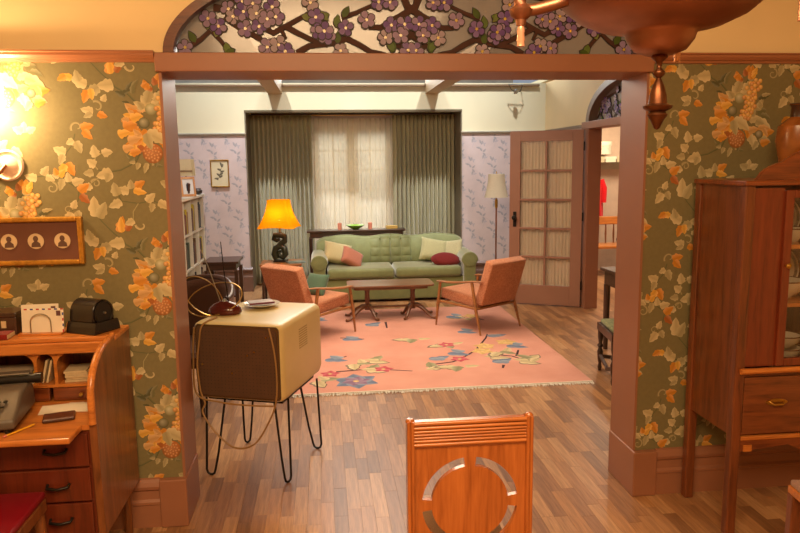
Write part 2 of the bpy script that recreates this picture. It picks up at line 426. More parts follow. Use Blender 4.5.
# far leaves
for a in ((150,-5,-100,75,34,CRM,.3),(155,0,-60,65,30,PALE,-.2),(225,55,-75,62,26,ORG,0),(235,55,-95,58,20,YEL,.2),(250,50,-60,48,18,RUST,.1),
          (240,90,170,58,34,CRM,.3),(190,100,150,55,30,PALE,.2),(150,92,200,60,30,CRM,.4),(125,80,250,42,22,PALE,.2),(150,110,110,48,24,ORG,0),(160,105,80,40,18,YEL,.2),(100,70,200,36,20,YEL,.2),(80,60,150,34,20,ORG,0),
          (180,190,30,36,20,ORG,-.4),(165,185,190,44,24,CRM,.2),(160,190,150,34,16,PALE,.2),(200,150,-70,28,18,CRM,.3),
          (118,245,-20,46,26,ORG,.3),(125,250,50,44,22,ORG,-.2),(90,285,150,30,20,CRM,.2),(95,290,60,46,24,PALE,.4),(60,330,200,46,28,CRM,.3),(50,335,110,40,20,PALE,.2),(60,365,60,52,26,ORG,.2),(55,370,120,46,22,YEL,-.2),(40,420,100,46,20,PALE,.3),(30,415,200,26,14,CRM,0),
          (215,400,160,58,34,CRM,.3),(205,405,110,34,22,PALE,.2),(160,375,210,36,26,CRM,.3),(165,345,-110,44,26,CRM,.5),(185,335,-20,38,24,CRM,.6),(150,400,170,36,22,PALE,.3),(140,445,150,36,22,CRM,.2),
          (290,460,-40,46,24,ORG,.3),(285,465,20,48,20,YEL,-.3),(270,470,190,44,26,CRM,.2),(280,462,-100,34,20,PALE,.3),(420,455,-90,40,24,CRM,.2),(415,450,200,36,24,PALE,.2),(430,452,-30,34,20,CRM,.2),
          (450,50,190,44,24,CRM,.3),(470,40,-60,40,22,PALE,.3),(480,45,20,34,20,CRM,.4),(525,45,-50,34,20,YEL,.2),(520,40,-110,28,16,ORG,.2),(560,65,-100,36,20,CRM,.2),(570,70,-20,44,24,CRM,.3),(590,75,40,40,22,PALE,.3),(590,100,-40,46,26,ORG,.2),(595,110,50,44,22,RUST,-.2),(565,160,-70,34,20,CRM,.2),(560,175,120,50,26,CRM,.3),(575,170,60,36,20,PALE,.2),
          (240,-60,150,50,26,CRM,.3),(230,-80,-110,50,28,PALE,.3),(330,-55,-50,44,24,CRM,.3),(370,-55,30,46,24,CRM,.4),(350,-50,100,34,18,PALE,.2),(280,10,150,36,22,CRM,.3)): Lf(a[0], a[1], a[2], a[3]*1.02, a[4]*1.32, *a[5:])
# cluster
rj = random.Random(3)
for a in ((285,130,-140,56,20,DOL),(290,120,-110,62,20,DOL),(300,115,-85,58,18,OLV),(280,140,165,44,16,DOL),
          (330,190,-140,82,36,PCH,.2),(345,180,-125,92,34,CRM,-.2),(320,195,-165,60,28,ORG,.2),(365,160,-85,100,42,CRM,.2),(355,165,-110,80,34,PALE,-.1),(395,130,-75,76,30,PALE,.2),
          (400,95,-90,66,30,ORG,.1),(395,95,-125,52,22,RUST,.2),(405,95,-55,54,22,YEL,-.2),(350,110,-110,54,24,ORG,.2),
          (305,215,-165,58,26,YEL,.3),(300,225,165,74,28,ORG,.2),(305,235,150,78,24,RUST,-.2),(290,215,-150,46,22,PCH,.2),(310,245,170,64,20,OLV,.2),
          (330,265,150,72,30,ORG,.2),(325,280,140,92,30,YEL,-.2),(335,290,125,90,28,ORG,.2),(320,270,165,62,24,PCH,.1),(345,300,110,70,26,RUST,.1),(310,310,130,70,22,YEL,.2),
          (440,235,-45,78,34,OLV,.3),(435,225,-20,70,26,PALE,.3),(455,165,-30,66,22,DOL,.1),(460,175,-15,50,14,PALE,.1),
          (430,275,10,96,40,CRM,.3),(440,265,-15,80,30,PALE,.3),(450,310,30,90,34,ORG,.2),(445,320,50,76,28,YEL,.1),(460,300,15,72,24,PCH,.2),(430,330,75,72,32,CRM,.2),(455,330,60,84,30,PALE,.2),(405,310,95,72,30,CRM,-.1),(405,290,70,60,28,ORG,.1),
          (330,350,110,50,18,OLV),(350,360,90,52,18,PALE),(365,360,70,46,16,OLV),(310,360,140,48,18,PALE),(300,350,160,40,16,OLV)): Lf(a[0]+rj.uniform(-12, 12), a[1]+rj.uniform(-12, 12), a[2]+rj.uniform(-55, 55), a[3]*rj.uniform(.5, .85), a[4]*1.05, *a[5:]); Lf(a[0]+rj.uniform(-22, 22), a[1]+rj.uniform(-22, 22), a[2]+rj.uniform(-70, 70), a[3]*rj.uniform(.38, .6), a[4]*.8, *a[5:])
tp.dot(362, 335, 36, RUST, .1, 16)
for i in range(26):
    a = i*2.4; r = 31*math.sqrt(i/26); tp.dot(362+r*cos(a), 335+r*sin(a), 5.5, mixc(ORG, RUST, .6), .2, 6)
tp.dot(365, 178, 21, S(152, 146, 100), .3, 16)
for i in range(58):
    u = i/57; r_ = 14+38*sin(PI*min(1, .15+u*.8)); a = i*2.4
    tp.dot(428-36*u+r_*.75*cos(a)*rj.uniform(.2, 1), 112+150*u+8*sin(a), 9.0, (YEL, ORG, YEL, ORG)[i % 4], .25, 8)
for (x, y, r_) in ((285, 235, 20), (262, 262, 17), (310, 205, 18), (296, 285, 18), (275, 315, 16), (300, 330, 15), (425, 300, 17), (480, 350, 16)): tp.leaf(x-r_, y+r_*.4, -20, r_*2.6, r_*1.9, (ORG, YEL, PCH)[int(x) % 3], .3, 2)
tp.leaf(345, 262, 20, 80, 46, CRM, .6, 4); tp.leaf(345, 262, 80, 62, 36, PALE, -.2, 3)
tp.dot(338, 226, 20, S(100, 96, 58), .25, 18); tp.dot(455, 318, 17, S(110, 98, 58), .3, 14)
tp.t = [tuple([((p[0]-340)*K, -(p[1]-228)*K) for p in t[:3]])+t[3:] for t in tp.t]
PX_, PZ_, DZ = .605, .69, .24
offsL = [(-.775-PX_*i, 1.885+DZ*i-PZ_*j) for i in range(-1, 3) for j in range(-1, 5)]
offsR = [(1.965-PX_*i, 1.925+DZ*i-PZ_*j) for i in range(-2, 3) for j in range(-2, 5)]
mesh_print(tp, 'wallpaper_print', M_print, wall_middle, lambda u, v, h: (u, YW-h, v), (-1.95, XL-.013, .23, 2.15), offs=offsL)
mesh_print(tp, 'wallpaper_print', M_print, wall_middle, lambda u, v, h: (u, YW-h, v), (XR+.013, 2.9, .23, 2.15), offs=offsR)

# ---- dining room shell
struct(bx(-2.7, -2.6, -2.1, YW, 0, ZTOP).build('wall_dining_left', M_ochre), 'ochre left wall of the dining room')
struct(bx(3.4, 3.5, -2.1, YW, 0, ZTOP).build('wall_dining_right', M_ochre), 'ochre right wall of the dining room')
struct(bx(-2.7, 3.5, -2.2, -2.1, 0, ZTOP).build('wall_dining_rear', M_ochre), 'ochre wall behind the camera')
struct(bx(-2.7, 3.5, -2.2, YB, ZTOP, ZTOP+.05).build('ceiling', M_cream), 'cream dining room ceiling')

# ---- living room shell
ZW = 2.75
wb = MB(); AL0, AL1, ALZ, YR = -.995, 1.875, 2.40, 10.28
def wbpiece(x0, x1, z0, z1, mi): wb.box(x0, x1, YBACK, YR, z0, z1, mi=mi)
wbpiece(WX0-.1, AL0, 0, 2.09, 0); wbpiece(AL1, WX1+.1, 0, 2.09, 0)
wbpiece(WX0-.1, AL0, 2.09, ZW, 1); wbpiece(AL1, WX1+.1, 2.09, ZW, 1); wbpiece(AL0, AL1, ALZ, ZW, 1)
WN0, WN1, WNZ0, WNZ1 = -.12, .97, .70, 2.22
for q in ((AL0, WN0, 0, ALZ), (WN1, AL1, 0, ALZ), (WN0, WN1, 0, WNZ0), (WN0, WN1, WNZ1, ALZ)): wb.box(q[0], q[1], YR, YR+.1, q[2], q[3], mi=0)
wall_back = struct(wb.build('wall_back', [M_lav, M_cream]), 'far wall with lavender sprig wallpaper, cream plaster above and curtained alcove')
struct(bx(WX0-.1, WX0, YB, YBACK, 0, ZW).build('wall_left', M_lav), 'lavender left wall behind the bookcase')
# right wall with arched doorway
DY0, DY1, DZT = 5.95, 7.66, 2.05; AYC, AA, AB = 6.76, 1.03, .46
wr = MB(); wr.box(WX1, WX1+.06, YB, DY0-.1, 0, ZW, mi=0); wr.box(WX1, WX1+.06, DY1+.1, YBACK, 0, 2.09, mi=1); wr.box(WX1, WX1+.06, DY1+.1, YBACK, 2.09, ZW, mi=0)
ap = [(AYC+AA*cos(t), 2.13+AB*sin(t)) for t in [PI*k/32 for k in range(33)]]
wr.prism([(DY1+.1, 2.13), (DY1+.1, ZW), (DY0-.1, ZW), (DY0-.1, 2.13)] + [(max(DY0-.1, min(DY1+.1, p[0])), p[1]) for p in reversed(ap)], 'YZ', WX1, WX1+.06)
wall_right = struct(wr.build('wall_right', [M_ochre, M_lav]), 'ochre right wall with the arched doorway to the hall')
ca = MB(); ca.box(WX1-.09, WX1+.065, DY1, DY1+.13, 0, DZT); ca.box(WX1-.09, WX1+.065, DY0-.13, DY0, 0, DZT); ca.box(WX1-.10, WX1+.07, DY0-.25, DY1+.20, DZT, 2.13)
struct(ca.build('trim_7', M_trim, bevel=.004), 'mauve brown casing of the hall doorway')
def yz_ell(mb, a0, b0, a1, b1, x0, x1, yc, zc, n=40):
    vs = []; fs = []
    for k in range(n+1):
        t = PI*k/n
        for (aa, bb) in ((a0, b0), (a1, b1)):
            for x in (x0, x1): vs.append((x, yc+aa*cos(t), zc+bb*sin(t)))
    for k in range(n):
        i = k*4; j = i+4
        fs += [(i, i+2, j+2, j), (i+1, j+1, j+3, i+3), (i, j, j+1, i+1), (i+2, i+3, j+3, j+2)]
    mb.add(vs, fs)
q = MB(); yz_ell(q, AA, AB, AA-.09, AB-.075, WX1-.08, WX1+.07, AYC, 2.125)
struct(q.build('trim_8', M_trim2, smooth=40), 'taupe arch frame over the hall doorway')
# picture rail and baseboards of the living room
for n, (x0, x1) in ((9, (WX0, AL0)), (10, (AL1, WX1))):
    struct(MB().prism([(YBACK, 2.075), (YBACK-.015, 2.08), (YBACK-.025, 2.10), (YBACK-.025, 2.112), (YBACK, 2.115)], 'YZ', x0, x1).build('trim_%d' % n, plain('pale_grey_rail', S(176, 172, 158), .5)), 'thin pale picture rail %s of the curtains' % ('left', 'right')[n-9])
struct(bx(WX1-.02, WX1, DY1+.28, YBACK, 2.085, 2.115).build('trim_11', M_trim2), 'picture rail on the right wall beside the arch')
for sd, (x0, x1) in (('back_left', (WX0, AL0+.014)), ('back_right', (AL1-.014, WX1))):
    pr = [(YBACK, 0), (YBACK-.03, 0), (YBACK-.03, .2), (YBACK-.022, .215), (YBACK-.022, .27), (YBACK-.035, .285), (YBACK-.035, .305), (YBACK-.01, .33), (YBACK, .33)]
    struct(MB().prism(pr, 'YZ', x0, x1).build('baseboard_'+sd, plain('brown_baseboard', S(112, 82, 68), .4)), 'brown baseboard %s of the curtain alcove' % sd.split('_')[1])
struct(bx(WX0, WX0+.03, YB, YBACK, 0, .3).build('baseboard_left', M_trim2), 'brown baseboard along the bookcase wall')
# alcove edge strips
for n, (x0, x1) in ((12, (AL0-.012, AL0+.004)), (13, (AL1-.004, AL1+.012))):
    struct(bx(x0, x1, YBACK-.012, YR, 0, 2.40).build('trim_%d' % n, plain('slate_edge', S(122, 110, 90), .5)), 'grey edge strip at the %s of the curtain alcove' % ('left', 'right')[n-12])
struct(bx(AL0-.012, AL1+.012, YBACK-.014, YBACK+.03, 2.375, 2.405).build('trim_14', plain('olive_edge', S(96, 82, 58), .5)), 'dark valance edge over the curtains')
# open ceiling: beams, battens, panels
M_beam = plain('beam_paint', S(190, 160, 120), .6, 0, .06, 3)
for n, (x0, x1) in ((15, (-.69, -.51)), (16, (1.39, 1.57))):
    struct(bx(x0, x1, YB+.02, YBACK, 2.615, 2.80).build('trim_%d' % n, M_beam), 'ceiling beam of the living room, %s one' % ('left', 'right')[n-15])
struct(bx(WX0, WX1-.1, 9.46, 9.498, 2.705, 2.73).build('trim_17', plain('batten', S(128, 100, 72), .6)), 'thin batten along the open ceiling edge')
M_silk = plain('pale_silk', S(205, 220, 228), .9)
struct(bx(WX0-.1, -.69, YB, 7.6, 2.82, 2.84).build('ceiling_left_bay', M_cream), 'cream ceiling bay left of the beams')
struct(bx(-.51, 1.39, YB, 7.6, 2.82, 2.84).build('ceiling_centre_bay', M_silk), 'pale blue ceiling bay between the beams')
struct(bx(1.57, WX1+.1, YB, 7.6, 2.82, 2.84).build('ceiling_right_bay', M_cream), 'cream ceiling bay right of the beams')
# lavender sprigs
sp = Print(); G1 = S(176, 166, 170); G2 = S(160, 154, 156); INK_ = INK; INK = S(120, 114, 118)
sp.stroke([(0, -.12), (.02, -.06), (0, 0), (-.03, .05), (-.02, .11)], .004, .003, G1)
sp.stroke([(0, 0), (.06, -.02), (.09, -.07), (.14, -.08)], .003, .002, G1); sp.stroke([(-.02, .04), (-.07, .06), (-.09, .12)], .003, .002, G1)
for (x, y, a) in ((0,0,-50),(0,.01,40),(-.01,.02,120),(.01,-.02,-110),(-.03,.05,160),(-.02,.09,60),(-.02,.1,110)): sp.leaf(x, y, a, .05, .022, G2, .3, 1, .2)
for (x, y, a) in ((.13,-.08,20),(.13,-.08,-70),(.13,-.08,110),(-.09,.12,90),(-.09,.12,160),(-.09,.12,30)): sp.leaf(x, y, a, .03, .015, G1, .2, 1, .2)
sp.t = [tuple([(p[0]*1.25, p[1]*1.25) for p in t[:3]])+t[3:] for t in sp.t]
so = [(-1.72+.30*i+(.15 if j % 2 else 0), .5+.22*j) for i in range(17) for j in range(8)]
mesh_print(sp, 'wallpaper_print', M_print, wall_back, lambda u, v, h: (u, YBACK-h, v), (WX0, AL0-.013, .34, 2.07), offs=so)
mesh_print(sp, 'wallpaper_print', M_print, wall_back, lambda u, v, h: (u, YBACK-h, v), (AL1+.013, WX1, .34, 2.07), offs=so)
INK = INK_

# ---- hall beyond the doorway
struct(bx(WX1+.06, 5.5, 10.5, 10.6, 0, 2.8).build('wall_hall_back', plain('hall_plaster', S(196, 170, 146), .8)), 'beige hall wall behind the coats')
struct(bx(5.4, 5.5, 3.4, 10.5, 0, 2.8).build('wall_hall_right', plain('hall_plaster_side', S(196, 170, 146), .8)), 'far side wall of the hall')
struct(bx(WX1+.06, 5.5, 3.4, 10.6, 2.8, 2.85).build('ceiling_hall', M_cream), 'cream hall ceiling')
struct(bx(-2.6, 3.6, 13.2, 13.3, -.5, 4).build('wall_outside', plain('outside_wall', S(214, 206, 188), .9, 0, .35, 2)), 'pale outdoor backing beyond the window')

# ---- window behind the sheers
win = struct(thing('window_1', 'white sash window behind the sheer curtains', 'window', (0, YR+.04, 0))); del win['category']
f = MB(); f.box(WN0, WN0+.06, 0, .06, WNZ0, WNZ1); f.box(WN1-.06, WN1, 0, .06, WNZ0, WNZ1); f.box(WN0, WN1, 0, .06, WNZ1-.06, WNZ1); f.box(WN0, WN1, 0, .06, WNZ0, WNZ0+.07); f.box(.36, .46, -.005, .065, WNZ0, WNZ1)
f.build('window_frame', M_white, win, bevel=.004)
bx(WN0-.04, WN1+.04, -.10, .03, WNZ0-.03, WNZ0).build('window_sill', M_white, win, bevel=.004)
rows = 5; hz = (WNZ1-.06-WNZ0-.07)/rows
for (x0, x1) in ((WN0+.06, .36), (.46, WN1-.06)):
    for r in range(rows):
        z0 = WNZ0+.07+r*hz
        bx(x0, x1, .028, .032, z0, z0+hz).build('pane', M_glass, win)
        if r: bx(x0, x1, .01, .05, z0-.011, z0+.011).build('glazing_bar', M_white, win)
    bx((x0+x1)/2-.009, (x0+x1)/2+.009, .012, .048, WNZ0+.07, WNZ1-.06).build('glazing_bar', M_white, win)

# ---- stained glass
def art_glass(name, c):
    m, nt, b = newmat(name); out = nt.nodes['Material Output']
    link(nt, ramp(nt, noise(nt, coords(nt), 50), (.3, mixc(c, (0, 0, 0, 1), .25)), (.7, c)), b.inputs['Base Color']); b.inputs['Roughness'].default_value = .45; b.inputs['Specular IOR Level'].default_value = .3
    tl = nt.nodes.new('ShaderNodeBsdfTranslucent'); tl.inputs[0].default_value = c
    mx = nt.nodes.new('ShaderNodeMixShader'); mx.inputs[0].default_value = .45
    link(nt, b.outputs[0], mx.inputs[1]); link(nt, tl.outputs[0], mx.inputs[2]); link(nt, mx.outputs[0], out.inputs[0]); return m
M_came = plain('lead_came', S(46, 32, 26), .5, .3)
M_branch = plain('branch_glass', S(74, 44, 34), .65, 0, .2, 20, .25)
M_bg = glassy('milky_glass', (.55, .54, .55, 1), .65, .12)
PET = [art_glass('petal_glass_%d' % i, c) for i, c in enumerate((S(166, 134, 200), S(192, 164, 204), S(216, 196, 214), S(140, 104, 184), S(198, 170, 212)))]
M_pist = plain('pistil_glass', S(206, 176, 84), .2); M_leafg = [art_glass('leaf_glass_%d' % i, c) for i, c in enumerate((S(126, 150, 72), S(100, 122, 52), S(150, 164, 92)))]
def petal_pts(cx, cy, ang, r, k=1.0, n=9):
    out = []
    for i in range(n):
        t = 2*PI*i/n; x = r*(.90+.64*cos(t)*1.0); y = r*.57*sin(t)*(1+.25*cos(t))*k
        out.append((cx+x*cos(ang)-y*sin(ang), cy+x*sin(ang)+y*cos(ang)))
    return out
def grow(pts, d):
    cx = sum(p[0] for p in pts)/len(pts); cy = sum(p[1] for p in pts)/len(pts); out = []
    for p in pts:
        l = math.hypot(p[0]-cx, p[1]-cy) or 1; out.append((p[0]+(p[0]-cx)/l*d, p[1]+(p[1]-cy)/l*d))
    return out
def leaf_pts(x, y, ang, L, W, n=5):
    out = []
    for s_ in (1, -1):
        r_ = range(n+1) if s_ == 1 else range(n-1, 0, -1)
        for i in r_:
            u = i/n; w_ = W*.5*sin(PI*u**.8)*s_; out.append((x+cos(ang)*L*u-sin(ang)*w_, y+sin(ang)*L*u+cos(ang)*w_))
    return out
def ribbon(pts, w0, w1):
    A = []; B = []; n = len(pts)
    for i, p in enumerate(pts):
        a_ = pts[max(0, i-1)]; b_ = pts[min(n-1, i+1)]; dx, dy = b_[0]-a_[0], b_[1]-a_[1]; l = math.hypot(dx, dy) or 1
        w_ = (w0+(w1-w0)*i/max(1, n-1))/2; A.append((p[0]-dy/l*w_, p[1]+dx/l*w_)); B.append((p[0]+dy/l*w_, p[1]-dx/l*w_))
    return A+B[::-1]
SG = 1/215.0
def gp(x, y): return ((x-400)*SG, (52-y)*SG)          # offsets from arch centre, metres
c7 = lambda x, y: gp(160+x/5, y/5); c8 = lambda x, y: gp(310+x/5, y/5)
half_bl = [c7(*p) for p in ((205,70),(115,228),(135,160),(165,95),(275,130),(228,95),(325,50),(345,85),(392,15),(395,62),(400,140),(440,25),(455,70),(465,130),(530,40),(545,85),(505,95),(712,18),(735,85),(745,150),(785,170),(500,225),(555,215),(585,245))]
half_bl += [c8(*p) for p in ((290,12),(345,12),(230,95),(320,178),(350,120),(415,115),(470,238),(505,168),(100,242),(128,135),(25,150))]
half_bl += [gp(*p) for p in ((215,-14),(232,-26),(250,-12),(262,-34),(285,-20),(300,-42),(318,-14),(330,-36),(352,-24),(372,-44),(388,-20))]
half_lf = [(c7(*p), a) for p, a in (((222,145),-80),((165,205),-120),((258,180),-70),((305,205),80),((345,235),150),((668,80),10),((800,70),160),((490,205),100),((320,100),-60))]
half_lf += [(c8(*p), a) for p, a in (((82,130),-80),((86,208),-85),((372,205),-80),((382,160),-85),((350,250),-75),((0,60),40),((540,240),-60),((115,85),-60))]
half_br = [([c7(*p) for p in q_], w_) for q_, w_ in (([(215,25),(255,45),(300,48),(345,15),(380,0)], .03),([(305,85),(370,130),(430,165),(480,195),(500,215)], .026),([(490,135),(530,158),(590,128),(650,95),(700,68)], .022),([(590,128),(650,160),(730,198),(790,215)], .022),([(570,145),(590,185)], .012),([(640,252),(700,218),(760,212),(830,205)], .024),([(150,215),(190,190),(235,150)], .02),([(245,155),(285,200),(322,255)], .016))]
half_br += [([c8(*p) for p in q_], w_) for q_, w_ in (([(485,-10),(470,30),(400,75),(340,105),(300,130),(240,128)], .03),([(430,148),(470,182),(520,205),(560,215)], .022),([(360,205),(420,235),(470,252)], .02),([(110,85),(180,62),(255,28)], .018),([(60,205),(130,182),(190,210),(250,245),(320,258)], .026))]
half_br += [([gp(*p) for p in q_], .026) for q_ in ([(240,0),(260,-22),(300,-30),(340,-14),(380,-30)],)]
def stained(name, n, label, M, ain, bin_, mb_mirror=True, parts=True):
    root = struct(thing(name, label, 'window')); del root['category']; root.matrix_world = M
    # local frame: x right, y depth, z up
    ell = [(ain*cos(PI*k/48), bin_*sin(PI*k/48)) for k in range(49)]
    MB().prism(ell, 'XZ', .004, .010).build('glass_pane', M_bg, root)
    came = MB(); y0, y1 = -.001, .006
    inside = lambda x, z: (x/ain)**2+(z/bin_)**2 < .93 and z > .008
    for sgn in (1, -1):
        fx = lambda P: [(sgn*p[0], p[1]) for p in P]
        for bi, (P, w_) in enumerate(half_br):
            P = fx(P)
            if not all((p[0]/ain)**2+(p[1]/bin_)**2 < 1.02 for p in P): P = [p for p in P if (p[0]/ain)**2+(p[1]/bin_)**2 < 1.0]
            if len(P) < 2: continue
            MB().prism(ribbon(P, w_, w_*.62), 'XZ', -.003-.0001*bi-(.00005 if sgn < 0 else 0), .0055).build('branch', M_branch, root)
            came.prism(ribbon(P, w_+.007, w_*.62+.007), 'XZ', .0005, .007)
        for i, (p, a_) in enumerate(half_lf):
            if not inside(*p): continue
            a_ = math.radians(-a_); a_ = PI-a_ if sgn < 0 else a_
            lp = leaf_pts(sgn*p[0], p[1], a_, .056, .03)
            MB().prism(lp, 'XZ', -.0052-.0001*i-(.00005 if sgn < 0 else 0), .0035).build('leaf', M_leafg[i % 3], root); came.prism(grow(lp, .004), 'XZ', -.0015, .007)
        for i, p in enumerate(half_bl):
            if not inside(*p): continue
            bl = MB(); r = .024*random.uniform(.9, 1.12); a0 = random.random()*6
            for k in range(5):
                pp = petal_pts(sgn*p[0], p[1], a0+k*2*PI/5+random.uniform(-.15, .15), r); yo = -.0045-.00030*i-.00005*k-(.00012 if sgn < 0 else 0)
                bl.prism(pp, 'XZ', yo, -.0005, mi=0 if k % 2 else 1); bl.prism(grow(pp, .0042), 'XZ', yo+.00018, .0008, mi=3)
            bl.prism([(sgn*p[0]+.007*cos(t*PI/4), p[1]+.007*sin(t*PI/4)) for t in range(8)], 'XZ', yo-.0004, .002, mi=2)
            bl.build('blossom', [PET[i % 5], PET[(i*3+1) % 5], M_pist, M_came], root)
    came.build('lead_came', M_came, root)
    return root
stained('window_2', 2, 'stained glass fanlight of mauve blossoms over the archway', T(CX, YW+.045, 2.186), 1.050, .398)
stained('window_3', 3, 'smaller stained glass arch over the hall doorway', T(WX1+.01, AYC, 2.131, rz=-PI/2) @ Matrix.Scale(.93, 4, (1,0,0)) @ Matrix.Scale(.95, 4, (0,0,1)), 1.0, .40)

# ---- French door, open into the living room
HX, HY, FX, FY = 2.94, 7.74, 2.195, 8.13
dl = math.hypot(FX-HX, FY-HY); da = math.atan2(FY-HY, FX-HX)
door = struct(thing('door_1', 'open brown French door with ten curtained panes', 'door', (HX, HY, .012), da)); del door['category']
M_door = plain('door_paint', S(150, 106, 84), .38, 0, .08, 4)
DH = 2.035; st = .125
f = MB(); f.box(0, st, -.02, .02, 0, DH); f.box(dl-st, dl, -.02, .02, 0, DH); f.box(st, dl-st, -.02, .02, 0, .23); f.box(st, dl-st, -.02, .02, DH-.12, DH)
f.build('door_frame', M_door, door, bevel=.003)
pz = [.23+(DH-.35)*k/5 for k in range(6)]; cx_ = dl/2
for k in range(1, 5): bx(st, dl-st, -.016, .016, pz[k]-.013, pz[k]+.013).build('glazing_bar', M_door, door, bevel=.003)
bx(cx_-.013, cx_+.013, -.016, .016, .23, DH-.12).build('glazing_bar', M_door, door, bevel=.003)
M_dglass = glassy('door_glass', (.95, .93, .88, 1), 1, .02)
for k in range(5):
    for (x0, x1) in ((st, cx_-.013), (cx_+.013, dl-st)): bx(x0, x1, -.002, .002, pz[k]+.01, pz[k+1]-.01).build('pane', M_dglass, door)
dc = MB(); dc.grid(lambda u, v: (st-.02+u*(dl-2*st+.04), -.030+.005*sin(u*100+sin(v*6)*.8)+.002*sin(u*41), .2+v*(DH-.27)), 150, 6)
dc.build('door_curtain', sheer('ecru_curtain', S(234, 218, 198), .95, .35), door, smooth=True)
h = MB(); h.box(dl-.085, dl-.045, .02, .028, .92, 1.10); h.build('escutcheon', M_iron, door, bevel=.004)
h = MB(); h.lathe([(0, .03), (.012, .03), (.012, .045), (.027, .055), (.03, .068), (.024, .08), (0, .084)], 16, M=T(dl-.065, 0, 1.03, rx=-PI/2)); h.build('door_knob', M_iron, door, smooth=True)
for z in (.25, 1.05, 1.85): MB().lathe([(0, -.05), (.009, -.05), (.009, .05), (0, .05)], 10, (-.006, .016, z)).build('hinge', M_iron, door)
# second leaf of the hall doorway, folded against the opening
d2 = struct(thing('door_2', 'brown door leaf at the near side of the hall doorway with dark knob', 'door', (3.06, 6.95, .012), math.radians(20))); del d2['category']
bx(0, .7, -.02, .02, 0, 2.03).build('door_panel', M_door, d2, bevel=.004)
MB().lathe([(0, 0), (.012, 0), (.012, .03), (.03, .04), (.034, .055), (.024, .072), (0, .076)], 16, M=T(.05, .02, .86, rx=-PI/2)).build('door_knob', M_iron, d2, smooth=True)

# ================================================================ LIVING ROOM
# ---- curtains
def drape(name, label, x0, x1, yc, z0, z1, n, amp, mat, group, head=.10, seed=0, solid=.003):
    rnd = random.Random(seed); ph = [rnd.uniform(-.5, .5) for _ in range(40)]; wd = x1-x0
    def fn(u, v):
        z = z1+(z0-z1)*v; t = (z1-z)
        fl = min(1, max(.25, t/.35)) if t > head else (.55-.3*t/head)
        wob = .25*sin(u*9+seed)+.12*sin(v*5+u*14+seed)
        p = 2*PI*n*u+wob*1.2
        y = amp*fl*(sin(p)*.85+.3*sin(2*p+ph[int(u*n) % 40]))
        return (x0+wd*u+.006*sin(v*7+u*23)*v, yc+y, z)
    o = MB().grid(fn, int(n*10), 14).build(name, mat, smooth=True, solid=solid)
    return tag(o, label, 'curtain', group)
M_drape = cloth('green_drape', S(176, 168, 132), S(156, 150, 116), 300, .75, .2, .3)
drape('drape', 'heavy sage green drape left of the window, behind the yellow lamp', AL0+.008, -.145, 9.98, .02, 2.37, 14, .042, M_drape, 'green drapes', seed=1)
drape('drape', 'heavy sage green drape right of the window, nearer the floor lamp', 0.99, AL1-.008, 9.98, .02, 2.37, 15, .042, M_drape, 'green drapes', seed=2)
M_sheer = sheer('ivory_sheer', S(240, 228, 204), .66, .4)
drape('sheer_curtain', 'ivory sheer curtain over the left half of the window', -.19, .50, 10.08, .02, 2.33, 10, .018, M_sheer, 'sheer curtains', seed=3, solid=0)
drape('sheer_curtain', 'ivory sheer curtain over the right half of the window', .33, 1.04, 10.12, .02, 2.33, 10, .018, M_sheer, 'sheer curtains', seed=4, solid=0)
cr = thing('curtain_rod', 'slim curtain rod across the top of the window alcove', 'curtain rod', (0, 10.04, 2.386))
MB().tube([(AL0+.03, -.05, 0), (AL1-.03, -.05, 0)], .012).build('rod', M_dark, cr); MB().tube([(-.2, .045, -.01), (1.02, .045, -.01)], .008).build('sheer_rod', M_brass, cr)

# ---- sofa
M_sofa = cloth('green_velvet', S(128, 132, 84), S(112, 116, 70), 340, .55, .15, .6, .35)
sofa = thing('sofa', 'green velvet three-seat sofa with tufted centre back and rolled arms', 'sofa', (.845, 8.40, 0))
SW = 2.06
MB().box(-SW/2+.06, SW/2-.06, .05, .72, .03, .30).build('base', M_sofa, sofa, bevel=.02, seg=4)
for (x0, x1) in ((-SW/2+.2, -.006), (.006, SW/2-.2)):
    MB().box(x0, x1, .0, .58, .30, .43).build('seat_cushion', M_sofa, sofa, bevel=.045, seg=5)
def back_top(x):
    k = abs(x)/(SW/2-.08); return .768+.012*cos(k*PI*3.2)+(-.05*max(0, (k-.88)/.12)**2)
def back_front(u, v):
    x = (u*2-1)*(SW/2-.07); zt = back_top(x); z = .40+(zt-.40)*v
    y = .60+.10*v - .06*sin(PI*min(1, v*1.02))**.6
    if abs(x) < .27:
        cw = .135; fx = ((x+.27) % cw)/cw; fz = ((z-.395) % .11)/.11
        y -= .030*(sin(PI*fx)**.5)*(.55+.45*sin(PI*fz)**.5) - .012
    else:
        kk = (abs(x)-.27)/(SW/2-.34); y -= .03*max(0, sin(PI*min(1, kk)))**.4 - .008
    if v > .97: y += .03
    return (x, y, z)
bk = MB(); bk.grid(back_front, 220, 44)
bk.grid(lambda u, v: ((u*2-1)*(SW/2-.07), .73+.13*v, back_top((u*2-1)*(SW/2-.07))-.02*v*v), 60, 4)
bk.grid(lambda u, v: ((u*2-1)*(SW/2-.07), .86+.02*sin(PI*v), .05+(back_top((u*2-1)*(SW/2-.07))-.07)*v), 60, 6)
bk.build('backrest', M_sofa, sofa, smooth=60)
for i in range(3):
    for k in range(3): MB().lathe([(0, -.008), (.012, -.004), (.012, .002), (0, .006)], 10, M=T(-.135+.135*i, .585+.03*k, .395+.11*(k+1), rx=PI/2)).build('button', M_sofa, sofa, smooth=True)
